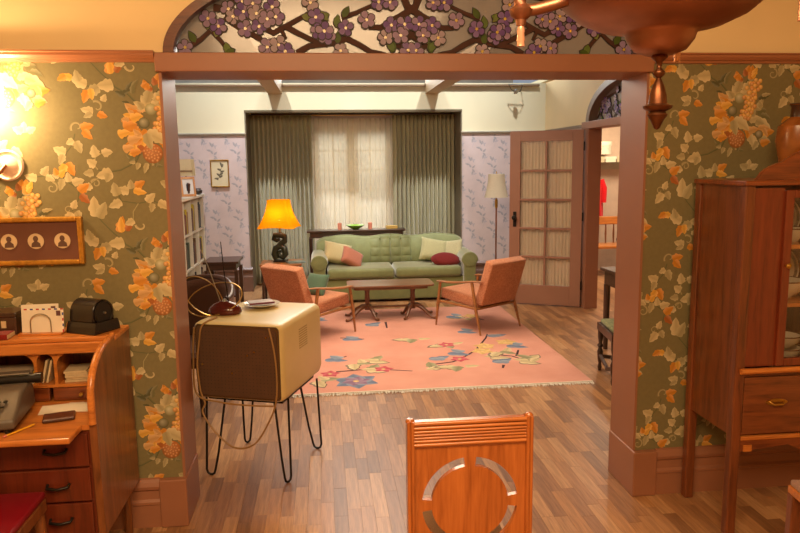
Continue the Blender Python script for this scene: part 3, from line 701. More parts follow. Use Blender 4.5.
for s_ in (-1, 1):
    am = MB(); prof = []
    for k in range(17):
        t = PI*(1.0-k/16*1.0); prof.append((.10*cos(t)*1.05, .50+.105*sin(t)))
    prof = [(-.075, .03), (-.075, .44)] + prof + [(.075, .44), (.075, .03)]
    am.prism([(s_*(SW/2-.105)+p[0], p[1]) for p in prof], 'XZ', -.02, .78)
    a_ = am.build('arm', M_sofa, sofa, smooth=40, bevel=.012)
    MB().lathe([(0, -.006), (.07, -.004), (.075, .004), (0, .01)], 20, M=T(s_*(SW/2-.105), -.027, .50, rx=PI/2)).build('arm_scroll', M_sofa, sofa, smooth=True)
for x in (-.9, .9):
    for y in (.1, .68): MB().lathe([(.02, 0), (.03, .035), (0, .035)], 12, (x, y, 0)).build('foot', M_dark, sofa)
# cushions on the sofa
def cushion(name, label, w_, h_, t_, loc, rot, c, rnd=False, c2=None):
    mb = MB(); mb.pillow(w_, h_, t_, 14, round_=rnd)
    o = mb.build(name, cloth('cushion_'+str(len(bpy.data.materials)), c, c2, 200, .85, .3, .2), smooth=True, weld=True)
    place(o, loc, rot); tag(o, label, 'cushion', 'sofa cushions'); return o
R = math.radians
cushion('throw_cushion', 'pale yellow square cushion leaning on the left sofa arm', .36, .30, .13, (.15, 8.82, .575), (R(55), R(14), R(8)), S(188, 170, 122))
cushion('throw_cushion', 'salmon cushion tipped on its corner at the left of the sofa', .30, .26, .12, (.33, 8.70, .525), (R(48), R(30), R(15)), S(176, 108, 82))
cushion('throw_cushion', 'pale green square cushion standing at the right of the sofa', .36, .32, .12, (1.39, 8.83, .585), (R(58), R(10), R(-6)), S(180, 174, 128))
cushion('throw_cushion', 'pale lime cushion against the right sofa arm', .30, .30, .12, (1.62, 8.82, .57), (R(58), R(-6), R(-10)), S(186, 176, 134))
cushion('throw_cushion', 'small dark red oval cushion lying on the sofa seat', .38, .20, .12, (1.50, 8.58, .49), (R(52), R(4), R(0)), S(120, 34, 30), True)

# ---- console table behind the sofa
con = thing('console_table', 'dark wood console table standing behind the sofa', 'table', (.42, 9.405, 0))
bx(-.66, .66, -.11, .11, .795, .82).build('table_top', M_dark, con, bevel=.005)
bx(-.62, .62, -.09, .09, .72, .795).build('apron', M_dark, con)
for x in (-.61, .61):
    for y in (-.08, .08): MB().tube([(x, y, 0), (x, y, .35), (x, y, .72)], [.014, .022, .026], 8).build('leg', M_darkz, con)
for x, lb in ((.20, 'salmon candle on the console table, left of the green bowl'), (.61, 'salmon candle on the console table, right of the green bowl')):
    c_ = thing('pillar_candle', lb, 'candle', (x, 9.405, .821), 0, 'candles on the console')
    MB().lathe([(.028, 0), (.028, .085), (.02, .09), (0, .088)], 18).build('wax', plain('salmon_wax', S(206, 128, 100), .5), c_, smooth=40); MB().tube([(0, 0, .088), (.002, 0, .098)], .0015, 6).build('wick', M_black, c_)
b_ = MB().lathe([(.04, 0), (.045, .006), (.09, .03), (.125, .055), (.128, .058), (.09, .036), (.04, .014), (0, .012)], 28).build('bowl', plain('green_glaze', S(134, 170, 72), .15), smooth=40)
place(b_, (.41, 9.405, .821)); tag(b_, 'shallow lime green bowl between the two candles', 'bowl')
o = bx(-.075, .075, -.05, .05, 0, .04).build('box', plain('straw_card', S(196, 160, 84), .7), bevel=.004); place(o, (.90, 9.405, .821), (0, 0, .1)); tag(o, 'small straw yellow box at the right of the console table', 'box')

# ---- coffee table
M_waln = wood('brown_walnut', S(84, 52, 34), S(128, 84, 56), 'X', .3)
M_walnz = wood('brown_walnut_upright', S(78, 46, 30), S(116, 74, 48), 'Z', .3)
ct = thing('coffee_table', 'brown wood coffee table with two pedestals and scrolled feet on the rug', 'table', (.69, 7.50, .013), 0)
tt = MB(); ol = []
for k in range(64):
    t = 2*PI*k/64; c_, s_ = cos(t), sin(t); ol.append((.47*math.copysign(abs(c_)**.18, c_), .215*math.copysign(abs(s_)**.22, s_)))
tt.prism(ol, 'XY', .375, .395); tt.build('table_top', M_waln, ct, bevel=.006)
MB().prism([(p[0]*.86, p[1]*.80) for p in ol], 'XY', .345, .375).build('apron', M_waln, ct)
for s_ in (-1, 1):
    px = s_*.25
    MB().lathe([(0, .10), (.03, .10), (.034, .13), (.022, .17), (.03, .22), (.024, .28), (.035, .34), (.05, .346), (0, .346)], 16, (px, 0, 0)).build('pedestal', M_walnz, ct, smooth=50)
    for dx, dy in ((s_*.22, -.14), (s_*.22, .14), (-s_*.10, -.15), (-s_*.10, .15)):
        pts = [(px+dx*u, dy*u, z) for u, z in ((.05, .14), (.25, .135), (.5, .10), (.72, .05), (.88, .02), (1.0, .014), (1.08, .018))]
        MB().tube(pts, [.022, .022, .02, .017, .014, .013, .016], 8).build('foot', M_waln, ct, smooth=True)
MB().tube([(-.25, 0, .13), (.25, 0, .13)], .012).build('stretcher', M_waln, ct)

# ---- armchairs
M_tweedL = cloth('orange_tweed', S(204, 142, 104), S(162, 94, 62), 110, .85, .4, .2, .25)
def armchair(label, loc, rz):
    t = thing('armchair', label, 'armchair', loc, rz, 'orange mid-century armchairs')       # faces local +x
    MB().box(-.25, .33, -.27, .27, 0, .12, M=T(0, 0, .285, ry=R(-5))).build('seat_cushion', M_tweedL, t, bevel=.022, seg=4)
    MB().box(0, .11, -.275, .275, 0, .50, M=T(-.31, 0, .30, ry=R(-19))).build('backrest', M_tweedL, t, bevel=.018, seg=4)
    for s_ in (-1, 1):
        y = s_*.315
        MB().tube([(.29, y*.97, .50), (.32, y, .25), (.345, y*1.02, .0)], [.017, .018, .010], 8).build('leg', M_teak, t, smooth=True)
        MB().tube([(-.20, y*.97, .555), (-.27, y, .25), (-.345, y*1.02, .0)], [.017, .018, .010], 8).build('leg', M_teak, t, smooth=True)
        MB().tube([(-.335, y*.94, .575), (-.22, y*.98, .565), (-.02, y*1.02, .535), (.16, y*1.03, .517), (.30, y, .512), (.345, y*.96, .505)], [.014, .022, .026, .027, .024, .012], 10, flat=.5).build('arm', M_teak, t, smooth=True)
        MB().tube([(-.27, y*.95, .27), (.31, y*.95, .285)], .014).build('side_rail', M_teak, t)
    for x, z in ((.315, .27), (-.265, .27)): MB().tube([(x, -.30, z), (x, .30, z)], .014).build('cross_rail', M_teak, t)
    t.scale = (.92, .92, .92)
    return t
armchair('orange tweed armchair with wooden arms nearest the yellow lamp', (-.155, 6.89, .016), R(46))
armchair('orange tweed armchair with wooden arms in front of the French door', (1.5545, 6.972, .016), R(124))
cushion('throw_cushion', 'small sea green cushion on the seat of the left orange armchair', .26, .24, .11, (-.10, 7.02, .49), (R(62), R(0), R(-40)), S(88, 116, 92))['group'] = 'armchair cushions'

# ---- rug with print and fringe
RUG = (-.60, 2.03, 5.03, 7.98)
rug = thing('rug', 'coral pink floral rug with white fringe under the armchairs', 'rug', (0, 0, 0))
m, nt, b = newmat('rug_pile'); v = coords(nt); f1 = noise(nt, v, 2.2, 3); f2 = noise(nt, v, 220, 2)
link(nt, ramp(nt, f1, (.3, S(196, 132, 112)), (.7, S(214, 152, 132))), b.inputs['Base Color']); b.inputs['Roughness'].default_value = .95; b.inputs['Specular IOR Level'].default_value = .1; b.inputs['Sheen Weight'].default_value = .3; bump(nt, b, f2, .5, .003)
bx(RUG[0], RUG[1], RUG[2], RUG[3], .0005, .012).build('pile', m, rug, bevel=.004)
rp = Print(); INK = S(72, 60, 70)
CR, BL, PK, YL, DK = S(206, 186, 142), S(112, 126, 148), S(190, 82, 92), S(214, 176, 110), S(70, 52, 56)
for Q in [[(0.06, 5.56), (0.36, 5.6), (0.68, 5.49)], [(0, 5.9), (.08, 5.93), (.16, 6.02)], [(.12, 6.68), (.23, 6.66), (.35, 6.6)], [(.62, 7.3), (.61, 7.02)], [(.83, 5.64), (1.05, 5.7), (1.13, 5.77), (1.33, 6.04), (1.52, 6.46), (1.57, 6.61)], [(1.41, 5.9), (1.6, 5.8), (1.67, 5.67)], [(1.39, 7.43), (1.55, 7.45), (1.68, 7.22)], [(.96, 6.27), (1.1, 6.27), (1.24, 6.3)], [(1.64, 5.8), (1.71, 5.99)], [(1.46, 5.55), (1.43, 5.46)], [(-.5, 6.1), (-.3, 6.3), (-.25, 6.5)], [(-.7, 7.3), (-.4, 7.5), (-.1, 7.55)]]: rp.stroke(Q, .026, .016, DK)
rr = random.Random(5)
def bloom(x, y, r, c, n=5):
    a0 = rr.random()*6
    for k in range(n): rp.leaf(x, y, math.degrees(a0)+k*360/n, r, r*.8, c, 0, 1, .25)
    rp.dot(x, y, r*.22, YL, .2, 8)
bloom(.21, 5.29, .19, BL, 6); bloom(.21, 5.29, .12, S(140, 110, 136), 6)
for (x, y) in [(-.04, 5.36), (.37, 5.59), (.27, 5.79), (.41, 5.86), (.89, 5.57), (1.11, 5.57), (1.46, 5.82), (1.57, 5.97), (1.68, 5.66), (1.77, 5.71), (.85, 6.53), (1.49, 7.36), (1.14, 6.29), (-.3, 6.3), (-.4, 7.5)]:
    a = rr.uniform(0, 360); rp.leaf(x-.06, y-.03, a, .19, .13, S(112, 96, 80), .2, 2, .1); rp.leaf(x-.055, y-.027, a, .17, .10, CR, .2, 2, .35); rp.leaf(x-.03, y, a+80, .16, .10, S(150, 146, 110), .2, 2, .35); rp.leaf(x+.02, y-.01, a+190, .13, .08, CR, .2, 2, .35)
for (x, y) in [(.06, 5.94), (.23, 6.63), (.49, 7.17), (.96, 5.8), (1.15, 5.98), (1.48, 5.63), (1.73, 6.15), (1.64, 6.52), (1.39, 6.76), (1.4, 7.47), (-.25, 6.5), (-.1, 7.55)]:
    a = rr.uniform(-40, 40); rp.leaf(x-.09, y, a, .21, .11, BL, .2, 2, .3); rp.leaf(x+.05, y, a+150, .15, .10, S(134, 146, 160), .2, 2, .3)
for (x, y) in [(.45, 5.58), (1.13, 5.78), (.01, 5.51), (1.1, 6.27), (-.5, 6.1)]: bloom(x, y, .09, PK)
for (x, y) in [(1.38, 6.0), (1.44, 6.17), (1.67, 6.28), (1.59, 7.44)]: bloom(x, y, .11, YL)
mesh_print(rp, 'woven_flowers', printed('rug_dye', .95, .1, 220), rug, lambda u, v_, h: (u, v_, .0122+h*.5), (RUG[0]+.03, RUG[1]-.03, RUG[2]+.03, RUG[3]-.03))
INK = INK_
fg = MB(); rr = random.Random(9)
x = RUG[0]
while x < RUG[1]:
    l = rr.uniform(.025, .055); a = rr.uniform(-.35, .35); fg.tube([(x, RUG[2]+.004, .006), (x+a*l*.5, RUG[2]-l*.5, .007), (x+a*l, RUG[2]-l, .003)], [.004, .0035, .003], 4)
    x += .009
fg.build('fringe', cloth('fringe_cotton', S(242, 236, 222), None, 200), rug, kind='stuff')
bx(RUG[0], RUG[1], RUG[2]-.008, RUG[2]+.006, .001, .0135).build('fringe_binding', cloth('fringe_band', S(236, 226, 206), None, 200), rug)

# ---- lamp table and yellow lamp
st_ = thing('side_table', 'small wood lamp table between the drapes and left armchair', 'table', (-.52, 8.32, 0))
bx(-.24, .24, -.22, .22, .53, .555).build('table_top', M_teak, st_, bevel=.005); bx(-.2, .2, -.18, .18, .46, .53).build('apron', M_dark, st_)
for x in (-.2, .2):
    for y in (-.18, .18): MB().tube([(x*1.08, y*1.08, 0), (x, y, .5)], [.012, .02], 8).build('leg', M_darkz, st_)
lp = thing('table_lamp', 'table lamp with saffron yellow bell shade and dark carved base', 'lamp', (-.53, 8.32, .556), R(-14))
MB().box(-.075, .075, -.06, .06, 0, .025).build('base', M_black, lp, bevel=.005)
M_jade = plain('dark_green_ceramic', S(46, 50, 34), .3, 0, .3, 20)
sc = MB()
sc.tube([(-.05, 0, .03), (-.075, 0, .09), (-.055, 0, .16), (0, 0, .19), (.05, 0, .16), (.062, 0, .09), (.03, 0, .05), (-.015, 0, .07), (-.02, 0, .12), (.015, 0, .125)], [.036, .04, .04, .038, .038, .038, .032, .026, .022, .018], 10)
sc.tube([(-.03, 0, .17), (.02, 0, .22), (.06, 0, .25), (.06, 0, .30), (.0, 0, .32), (-.06, 0, .31), (-.075, 0, .27), (-.04, 0, .25), (.0, 0, .27)], [.036, .036, .034, .034, .036, .036, .03, .024, .018], 10)
sc.build('carved_body', M_jade, lp, smooth=True)
MB().tube([(0, 0, .31), (0, 0, .45)], .012).build('stem', M_brass, lp); MB().lathe([(0, .44), (.022, .45), (.022, .49), (0, .5)], 12).build('socket', M_brass, lp)
sh = MB(); hz0, hz1 = .405, .735
def shade(u, v):
    k = u*8; i = int(k) % 8; fr_ = k-int(k); P8 = [(1, .32), (.32, 1), (-.32, 1), (-1, .32), (-1, -.32), (-.32, -1), (.32, -1), (1, -.32)]
    P8 = [(1, .8), (.8, 1), (-.8, 1), (-1, .8), (-1, -.8), (-.8, -1), (.8, -1), (1, -.8)]
    a_, b2 = P8[i], P8[(i+1) % 8]; px, py = a_[0]+(b2[0]-a_[0])*fr_, a_[1]+(b2[1]-a_[1])*fr_
    r_ = .115+.095*(v**1.9)+.012*v; zz = hz1-(hz1-hz0)*v
    if abs(fr_-.5) < .5 and i % 2: zz += .012*sin(PI*fr_)*v
    return (px*r_, py*r_*.9, zz)
sh.grid(shade, 64, 12)
M_shade = sheer('saffron_silk', S(250, 164, 16), .97, .45)
sh.build('lamp_shade', M_shade, lp, smooth=30, weld=True)
bl = bpy.data.lights.new('bulb', 'POINT'); bl.energy = 2.2; bl.color = (1, .72, .4); bl.shadow_soft_size = .03
bo = bpy.data.objects.new('lamp_bulb', bl); COL.objects.link(bo); bo.parent = lp; bo.location = (0, 0, .55)
mg = bx(-.10, .10, -.07, .07, 0, .012).build('magazine', plain('blue_cover', S(120, 140, 138), .4, 0, .5, 14)); place(mg, (-.35, 8.22, .556), (0, 0, .3)); tag(mg, 'blue grey magazine on the lamp table', 'magazine')

# ---- bookcase
bc = thing('bookcase', 'white painted bookcase full of books along the left wall', 'bookcase', (-1.87, 8.28, 0))
BD, BL_, BH = .30, 2.2, 1.33
bx(0, .015, -BL_/2, BL_/2, 0, BH).build('back_panel', M_white, bc)
bx(0, BD+.02, -BL_/2-.02, BL_/2+.02, BH-.03, BH).build('top_board', M_white, bc, bevel=.004)
bx(.015, BD, -BL_/2, BL_/2, 0, .08).build('plinth', M_white, bc)
ny = 5; nz = 3
for i in range(ny+1):
    y = -BL_/2+BL_*i/ny; bx(.015, BD, max(-BL_/2, y-.012), min(BL_/2, y+.012), .08, BH-.03).build('upright', M_white, bc)
for k in range(1, nz+1):
    z = .08+(BH-.11)*k/nz
    if k < nz: bx(.015, BD-.005, -BL_/2+.012, BL_/2-.012, z-.01, z+.01).build('shelf', M_white, bc)
BK = [plain('book_%d' % i, c, .6) for i, c in enumerate((S(92, 44, 34), S(60, 62, 66), S(196, 178, 60), S(110, 82, 54), S(48, 50, 44), S(150, 130, 104), S(84, 96, 74), S(128, 58, 48)))]
BN = ['brown', 'slate grey', 'yellow', 'tan', 'black', 'beige', 'moss green', 'brick red']
rb = random.Random(11)
for i in range(ny):
    for k in range(nz):
        y = -BL_/2+BL_*i/ny+.02; z = .08+(BH-.11)*k/nz+(.0105 if k else .0005); j = 0; yend = -BL_/2+BL_*(i+1)/ny-.05
        while y < yend-.03:
            wd = rb.uniform(.03, .055); hh = rb.uniform(.22, .33); ci = rb.randrange(8)
            o = bx(-.10, .10, -wd/2, wd/2, 0, hh).build('book', BK[ci], bevel=.003); place(o, (-1.87+.17, 8.28+y+wd/2, z))
            tag(o, '%s book, %s from the near end of the %s bay, %s bookcase shelf' % (BN[ci], ('first', 'second', 'third', 'fourth', 'fifth', 'sixth', 'seventh', 'eighth', 'ninth', 'tenth', 'eleventh', 'twelfth')[j], ('nearest', 'second nearest', 'middle', 'second farthest', 'farthest')[i], ('bottom', 'middle', 'top')[k]), 'book', 'books in the bookcase'); y += wd+.0015; j += 1
# things on the bookcase
o = thing('table_lamp', 'small lamp with cream rectangular shade on the bookcase', 'lamp', (-1.70, 9.0, BH+.001))
bx(-.05, .05, -.05, .05, 0, .02).build('base', M_dark, o, bevel=.004); MB().lathe([(.02, .02), (.035, .07), (.03, .15), (.012, .2), (.008, .27), (0, .27)], 16).build('stem', M_dark, o, smooth=40)
shd = MB(); shd.grid(lambda u, v: [(lambda r_, q: ((q[0])*r_, (q[1])*r_*1.15, .445-.205*v))(.088+.012*v, [(1, 8*u-1) if u < .25 else (1-8*(u-.25), 1) if u < .5 else (-1, 1-8*(u-.5)) if u < .75 else (-1+8*(u-.75), -1)][0])][0], 16, 4)
shd.build('lamp_shade', sheer('cream_linen_shade', S(226, 208, 168), .96, .4), o, smooth=30, weld=True)
bx(-.102, .102, -.117, -.113, .29, .31).build('shade_band', plain('brown_band', S(140, 112, 80), .6), o)
o = thing('photo_frame', 'wooden photo frame propped on the bookcase in front of cream box', 'photo frame', (-1.60, 8.62, BH+.001), R(32))
f = MB()
for q in ((-.09, -.065, 0, .24), (.065, .09, 0, .24), (-.065, .065, 0, .03), (-.065, .065, .21, .24)): f.box(q[0], q[1], 0, .016, q[2], q[3], M=T(rx=R(-10)))
f.build('frame', wood('honey_frame', S(150, 90, 36), S(190, 126, 60)), o, bevel=.003)
bx(-.066, .066, .006, .012, .028, .212, M=T(rx=R(-10))).build('photograph', plain('photo_print', S(206, 204, 204), .3), o); bx(-.022, .022, .004, .0058, .07, .15, M=T(rx=R(-10))).build('portrait', plain('portrait_ink', S(78, 74, 92), .4), o)
bx(-.012, .012, .02, .09, 0, .15, M=T(rx=R(14))).build('easel_back', M_dark, o)
o = MB().lathe([(.03, 0), (.05, .02), (.055, .05), (.035, .07), (.038, .078), (0, .078)], 18).build('dark_pot', plain('dark_pot', S(54, 44, 38), .4), smooth=40); place(o, (-1.60, 9.22, BH+.001)); tag(o, 'small dark pot at the far end of the bookcase', 'pot')
# framed print on the far wall
o = thing('framed_print', 'small gilt framed botanical print on the lavender wall', 'picture', (-1.355, YBACK-.002, 1.41))
f = MB()
for q in ((-.12, -.105, 0, .36), (.105, .12, 0, .36), (-.105, .105, 0, .015), (-.105, .105, .345, .36)): f.box(q[0], q[1], -.022, 0, q[2], q[3])
f.build('frame', M_brass, o, bevel=.003); bx(-.106, .106, -.012, -.004, .014, .346).build('mount', plain('ivory_mount', S(206, 192, 156), .7), o)
pr = Print(); INK = S(50, 46, 40)
pr.stroke([(-.03, .09), (0, .16), (.02, .24), (.03, .28)], .006, .004, S(90, 80, 62))
for (x, y, a) in ((0,.16,30),(0,.15,140),(.01,.2,10),(.015,.22,150),(.025,.26,60),(-.01,.13,20),(-.02,.11,170),(.03,.28,110)): pr.leaf(x, y, a, .055, .03, S(104, 92, 72), .3, 2, .3)
mesh_print(pr, 'botanical_drawing', M_print, o, lambda u, v_, h: (u, -.012-h, v_)); INK = INK_
# dark side table by the bookcase
t = thing('occasional_table', 'dark wood side table beside the bookcase, under the framed print', 'table', (-1.20, 8.35, 0))
bx(-.20, .20, -.25, .25, .575, .60).build('table_top', M_dark, t, bevel=.004); bx(-.17, .17, -.22, .22, .50, .575).build('apron', M_dark, t)
for x in (-.17, .17):
    for y in (-.22, .22): bx(x-.02, x+.02, y-.02, y+.02, 0, .5).build('leg', M_darkz, t)
bx(-.17, .17, -.22, .22, .18, .20).build('shelf', M_dark, t)
# floor lamp
fl_ = thing('floor_lamp', 'brass floor lamp with cream shade behind the French door', 'lamp', (2.235, 8.95, 0))
MB().lathe([(.14, 0), (.14, .012), (.05, .03), (.02, .05), (0, .05)], 24).build('base', M_bronze, fl_, smooth=40); MB().tube([(0, 0, .04), (0, 0, 1.26)], .011).build('pole', M_bronze, fl_)
MB().lathe([(.015, 1.10), (.02, 1.12), (.02, 1.2), (.012, 1.22), (0, 1.22)], 12).build('collar', M_brass, fl_, smooth=40)
MB().lathe([(.105, 1.54), (.108, 1.48), (.118, 1.40), (.135, 1.31), (.155, 1.24)], 32).build('lamp_shade', sheer('cream_shade', S(226, 214, 188), .95, .4), fl_, smooth=True)
MB().lathe([(0, 1.54), (.008, 1.55), (.006, 1.57), (0, 1.58)], 10).build('finial', M_brass, fl_); MB().tube([(0, 0, 1.25), (0, 0, 1.545)], .004, 6).build('harp', M_brass, fl_)
# small spot fixture above the far wall
o = thing('hanging_spotlight', 'small silver spotlight hanging on a wire near the ceiling', 'light', (2.59, 9.36, 2.62))
MB().tube([(-.10, 0, .10), (-.06, 0, .03), (0, 0, -.005), (.06, 0, .0), (.08, 0, .05), (.10, 0, .09)], .004, 6).build('wire', M_iron, o); MB().lathe([(0, -.03), (.028, -.025), (.03, .02), (.012, .04), (0, .04)], 14).build('lamp_head', M_steel, o, smooth=40)
MB().tube([(-.10, 0, .10), (.10, 0, .09), (.10, .135, .09)], .006, 6).build('bracket', M_steel, o)

# ---- dark round-back chair behind the television
t = thing('tub_chair', 'dark brown upholstered round-back chair behind the television', 'chair', (-.98, 4.95, 0), R(-25))
M_brn = cloth('brown_leatherette', S(96, 64, 48), S(80, 52, 40), 160, .6, .2, .1)
def tub(u, v): a_ = PI*(.02+.96*u); return (.30*cos(a_), .30*sin(a_)*1.0, .40+.47*v-.10*(abs(cos(a_))**3)*v)
MB().grid(tub, 28, 8).build('backrest', M_brn, t, smooth=True, solid=.05)
MB().tube([(.31*cos(PI*(.02+.96*k/28)), .31*sin(PI*(.02+.96*k/28)), .88-.10*abs(cos(PI*(.02+.96*k/28)))**3) for k in range(29)], .022, 8).build('top_rail', M_dark, t, smooth=True)
MB().lathe([(0, .34), (.27, .34), (.29, .37), (.29, .42), (.26, .45), (0, .46)], 28).build('seat', M_brn, t, smooth=40)
for a_ in (40, 140, 220, 320): MB().tube([(.24*cos(R(a_)), .24*sin(R(a_)), .35), (.28*cos(R(a_)), .28*sin(R(a_)), 0)], [.022, .014], 8).build('leg', M_darkz, t)

# ---- television on hairpin legs
tv = thing('television', 'cream cased vintage television on black hairpin legs, pegboard back showing', 'television', (-.372, 3.895, 0), R(-19.5))
TW, TD, TZ0, TZ1 = .50, .60, .47, .885
M_tv = plain('cream_case', S(220, 198, 140), .32, 0, .08, 5)
tb = MB()
def rr_rect(w_, z0, z1, r, n=5):
    out = []
    for (cx, cz, a0) in ((w_/2-r, z1-r, 0), (-w_/2+r, z1-r, 90), (-w_/2+r, z0+r, 180), (w_/2-r, z0+r, 270)):
        for k in range(n+1): a_ = R(a0+90*k/n); out.append((cx+r*cos(a_), cz+r*sin(a_)))
    return out
secs = [(-TD/2, .95, .024), (-TD/2+.015, .99, .03), (-TD/2+.05, 1, .032), (TD/2-.05, 1, .032), (TD/2, .97, .04)]
rings = []
for (y, k, r) in secs:
    pp = rr_rect(TW*k, TZ0+(1-k)*.2, TZ1-(1-k)*.2, r); rings.append([(p[0], y, p[1]) for p in pp])
n_ = len(rings[0]); vs_ = [p for r_ in rings for p in r_]; fs_ = [(i*n_+k, i*n_+(k+1) % n_, (i+1)*n_+(k+1) % n_, (i+1)*n_+k) for i in range(len(rings)-1) for k in range(n_)]
fs_.append(tuple((len(rings)-1)*n_+k for k in range(n_)))
tb.add(vs_, fs_); tb.build('case', M_tv, tv, smooth=40)
MB().prism(rr_rect(TW*.945, TZ0+.012, TZ1-.012, .032), 'XZ', -TD/2-.004, -TD/2+.01).build('edge_band', plain('dark_edge', S(92, 64, 36), .4), tv)
pg = MB().prism(rr_rect(TW*.90, TZ0+.025, TZ1-.022, .03), 'XZ', -TD/2-.012, -TD/2-.002).build('pegboard_back', plain('brown_hardboard', S(88, 60, 40), .6, 0, .15, 20), tv)
ho = MB()
for i in range(22):
    for k in range(18):
        x_ = -TW*.42+TW*.84*i/21; z_ = TZ0+.05+(TZ1-TZ0-.095)*k/17; ho.add([(x_-.0028, -TD/2-.0125, z_), (x_, -TD/2-.0125, z_-.0028), (x_+.0028, -TD/2-.0125, z_), (x_, -TD/2-.0125, z_+.0028)], [(0, 1, 2, 3)])
hb = ho.build('vent_holes', M_black, pg, kind='stuff')
for (x_, z_) in ((-.20, .66), (.17, .82), (.10, .74), (.06, .72), (-.03, .62)): MB().lathe([(0, 0), (.006, 0), (.004, .003), (0, .003)], 8, M=T(x_, -TD/2-.012, z_, rx=PI/2)).build('screw', M_brass, tv)
lv = MB()
for k in range(9): lv.box(TW/2-.001, TW/2+.0015, -.06, .06, .70+k*.013, .705+k*.013)
lv.build('side_louvre', plain('cream_shadow', S(180, 156, 104), .5), tv)
MB().prism(rr_rect(TW*.86, TZ0+.04, TZ1-.04, .06), 'XZ', TD/2-.005, TD/2+.012).build('screen', plain('dark_screen', S(30, 34, 34), .08), tv)
bx(-.215, .215, -.235, .235, .445, .47).build('stand_frame', M_iron, tv)
for (x_, y_) in ((-.205, -.21), (.205, -.21), (.205, .21), (-.205, .21)):
    sx = math.copysign(1, x_); sy = math.copysign(1, y_); d = Vector((sx*.5, -sy*.85, 0)).normalized()*.045
    c_ = Vector((x_, y_, 0)); o_ = Vector((sx*.022, sy*.02, 0))
    d = Vector((1, 0, 0))*.045 if (sx*sy > 0) else d*.8
    pts = [c_+d*1.25+Vector((0, 0, .45))-o_*.6, c_+d*.80+Vector((0, 0, .14))+o_*.5, c_+d*.58+Vector((0, 0, .034))+o_, c_+d*.42+Vector((0, 0, .014))+o_, c_+d*.15+Vector((0, 0, .007))+o_, c_-d*.15+Vector((0, 0, .007))+o_, c_-d*.42+Vector((0, 0, .014))+o_, c_-d*.58+Vector((0, 0, .034))+o_, c_-d*.80+Vector((0, 0, .14))+o_*.5, c_-d*1.25+Vector((0, 0, .45))-o_*.6]
    MB().tube(pts, .0065, 8).build('hairpin_leg', M_iron, tv, smooth=True)
def cord(pts, n=8):
    out = []; P = [Vector(p) for p in pts]
    for i in range(len(P)-1):
        p0, p1, p2, p3 = P[max(0, i-1)], P[i], P[i+1], P[min(len(P)-1, i+2)]
        for k in range(n):
            t = k/n; out.append(.5*((2*p1)+(p2-p0)*t+(2*p0-5*p1+4*p2-p3)*t*t+(3*p1-p0-3*p2+p3)*t**3))
    return out+[P[-1]]
yb = -TD/2-.022
M_cord = plain('tan_cord', S(150, 112, 64), .5)
MB().tube(cord([(-.16, yb+.12, TZ1+.006), (-.18, yb+.0, TZ1-.01), (-.205, yb, .78), (-.222, yb, .66), (-.212, yb, .52), (-.19, yb, .45), (-.2, yb-.01, .40), (-.13, yb-.015, .30), (-.02, yb-.02, .225), (.09, yb-.015, .25), (.165, yb, .36), (.215, yb, .48), (.225, yb, .62), (.215, yb, .76), (.19, yb+.004, .872)]), .005, 6).build('power_cord', M_cord, tv, smooth=True)
MB().tube(cord([(-.235, yb+.01, .86), (-.243, yb, .7), (-.235, yb, .5), (-.1, yb, .462), (.05, yb, .455), (.2, yb, .46)]), .005, 6).build('antenna_lead', M_cord, tv, smooth=True)
# antenna
an = thing('rabbit_ear_antenna', 'maroon rabbit-ear antenna with wire loops on the television', 'antenna', (-.56, 3.865, .886), R(-10))
ab = MB(); ab.lathe([(0, 0), (.075, 0), (.085, .012), (.08, .03), (.055, .05), (.025, .062), (0, .064)], 22, M=Matrix.Scale(.65, 4, (0,1,0)) @ Matrix.Scale(1.1, 4, (1,0,0)) @ Matrix.Scale(1.15, 4, (0,0,1)))
ab.build('base', plain('maroon_bakelite', S(84, 28, 24), .12, 0, .3, 30), an, smooth=True)
MB().tube([(-.02, 0, .055), (-.085, .0, .27), (-.122, .0, .36)], [.0035, .0035, .003], 6).build('rod', M_steel, an); MB().tube([(.025, -.005, .055), (.0, .01, .25), (-.01, .01, .40)], [.0035, .003, .0025], 6).build('rod', M_iron, an)
MB().lathe([(0, .05), (.018, .055), (.014, .075), (.006, .085), (0, .085)], 12).build('swivel', M_steel, an, smooth=True)
M_loop = metal('gold_wire', S(196, 160, 96), .3)
MB().tube([(-.05+.155*cos(t), -.02+.03*sin(t), .085+.085*sin(t)+.03*cos(t)) for t in [2*PI*k/40 for k in range(40)]], .0035, 6, cyc=True).build('wire_loop', M_loop, an, smooth=True)
MB().tube([(-.12+.10*cos(t), .03*cos(t), .10+.10*sin(t)-.05*cos(t)) for t in [2*PI*k/40 for k in range(40)]], .0035, 6, cyc=True).build('wire_loop', M_loop, an, smooth=True)
# plate with a magazine
o = MB().lathe([(.045, 0), (.05, .004), (.085, .014), (.103, .02), (.104, .023), (.085, .018), (.05, .008), (0, .007)], 36).build('plate', plain('cream_china', S(218, 206, 180), .2), smooth=40); place(o, (-.375, 4.03, .886)); tag(o, 'cream china plate on top of the television', 'plate')
o = bx(-.07, .07, -.05, .05, 0, .010).build('folded_magazine', plain('magazine_cover', S(204, 196, 192), .35, 0, .45, 22), bevel=.003); place(o, (-.38, 4.02, .911), (0, 0, R(16))); tag(o, 'folded magazine lying on the plate on the television', 'magazine')
bx(-.071, .071, -.0515, -.045, .001, .0105).build('red_spine', plain('maroon_spine', S(110, 46, 60), .4), o)

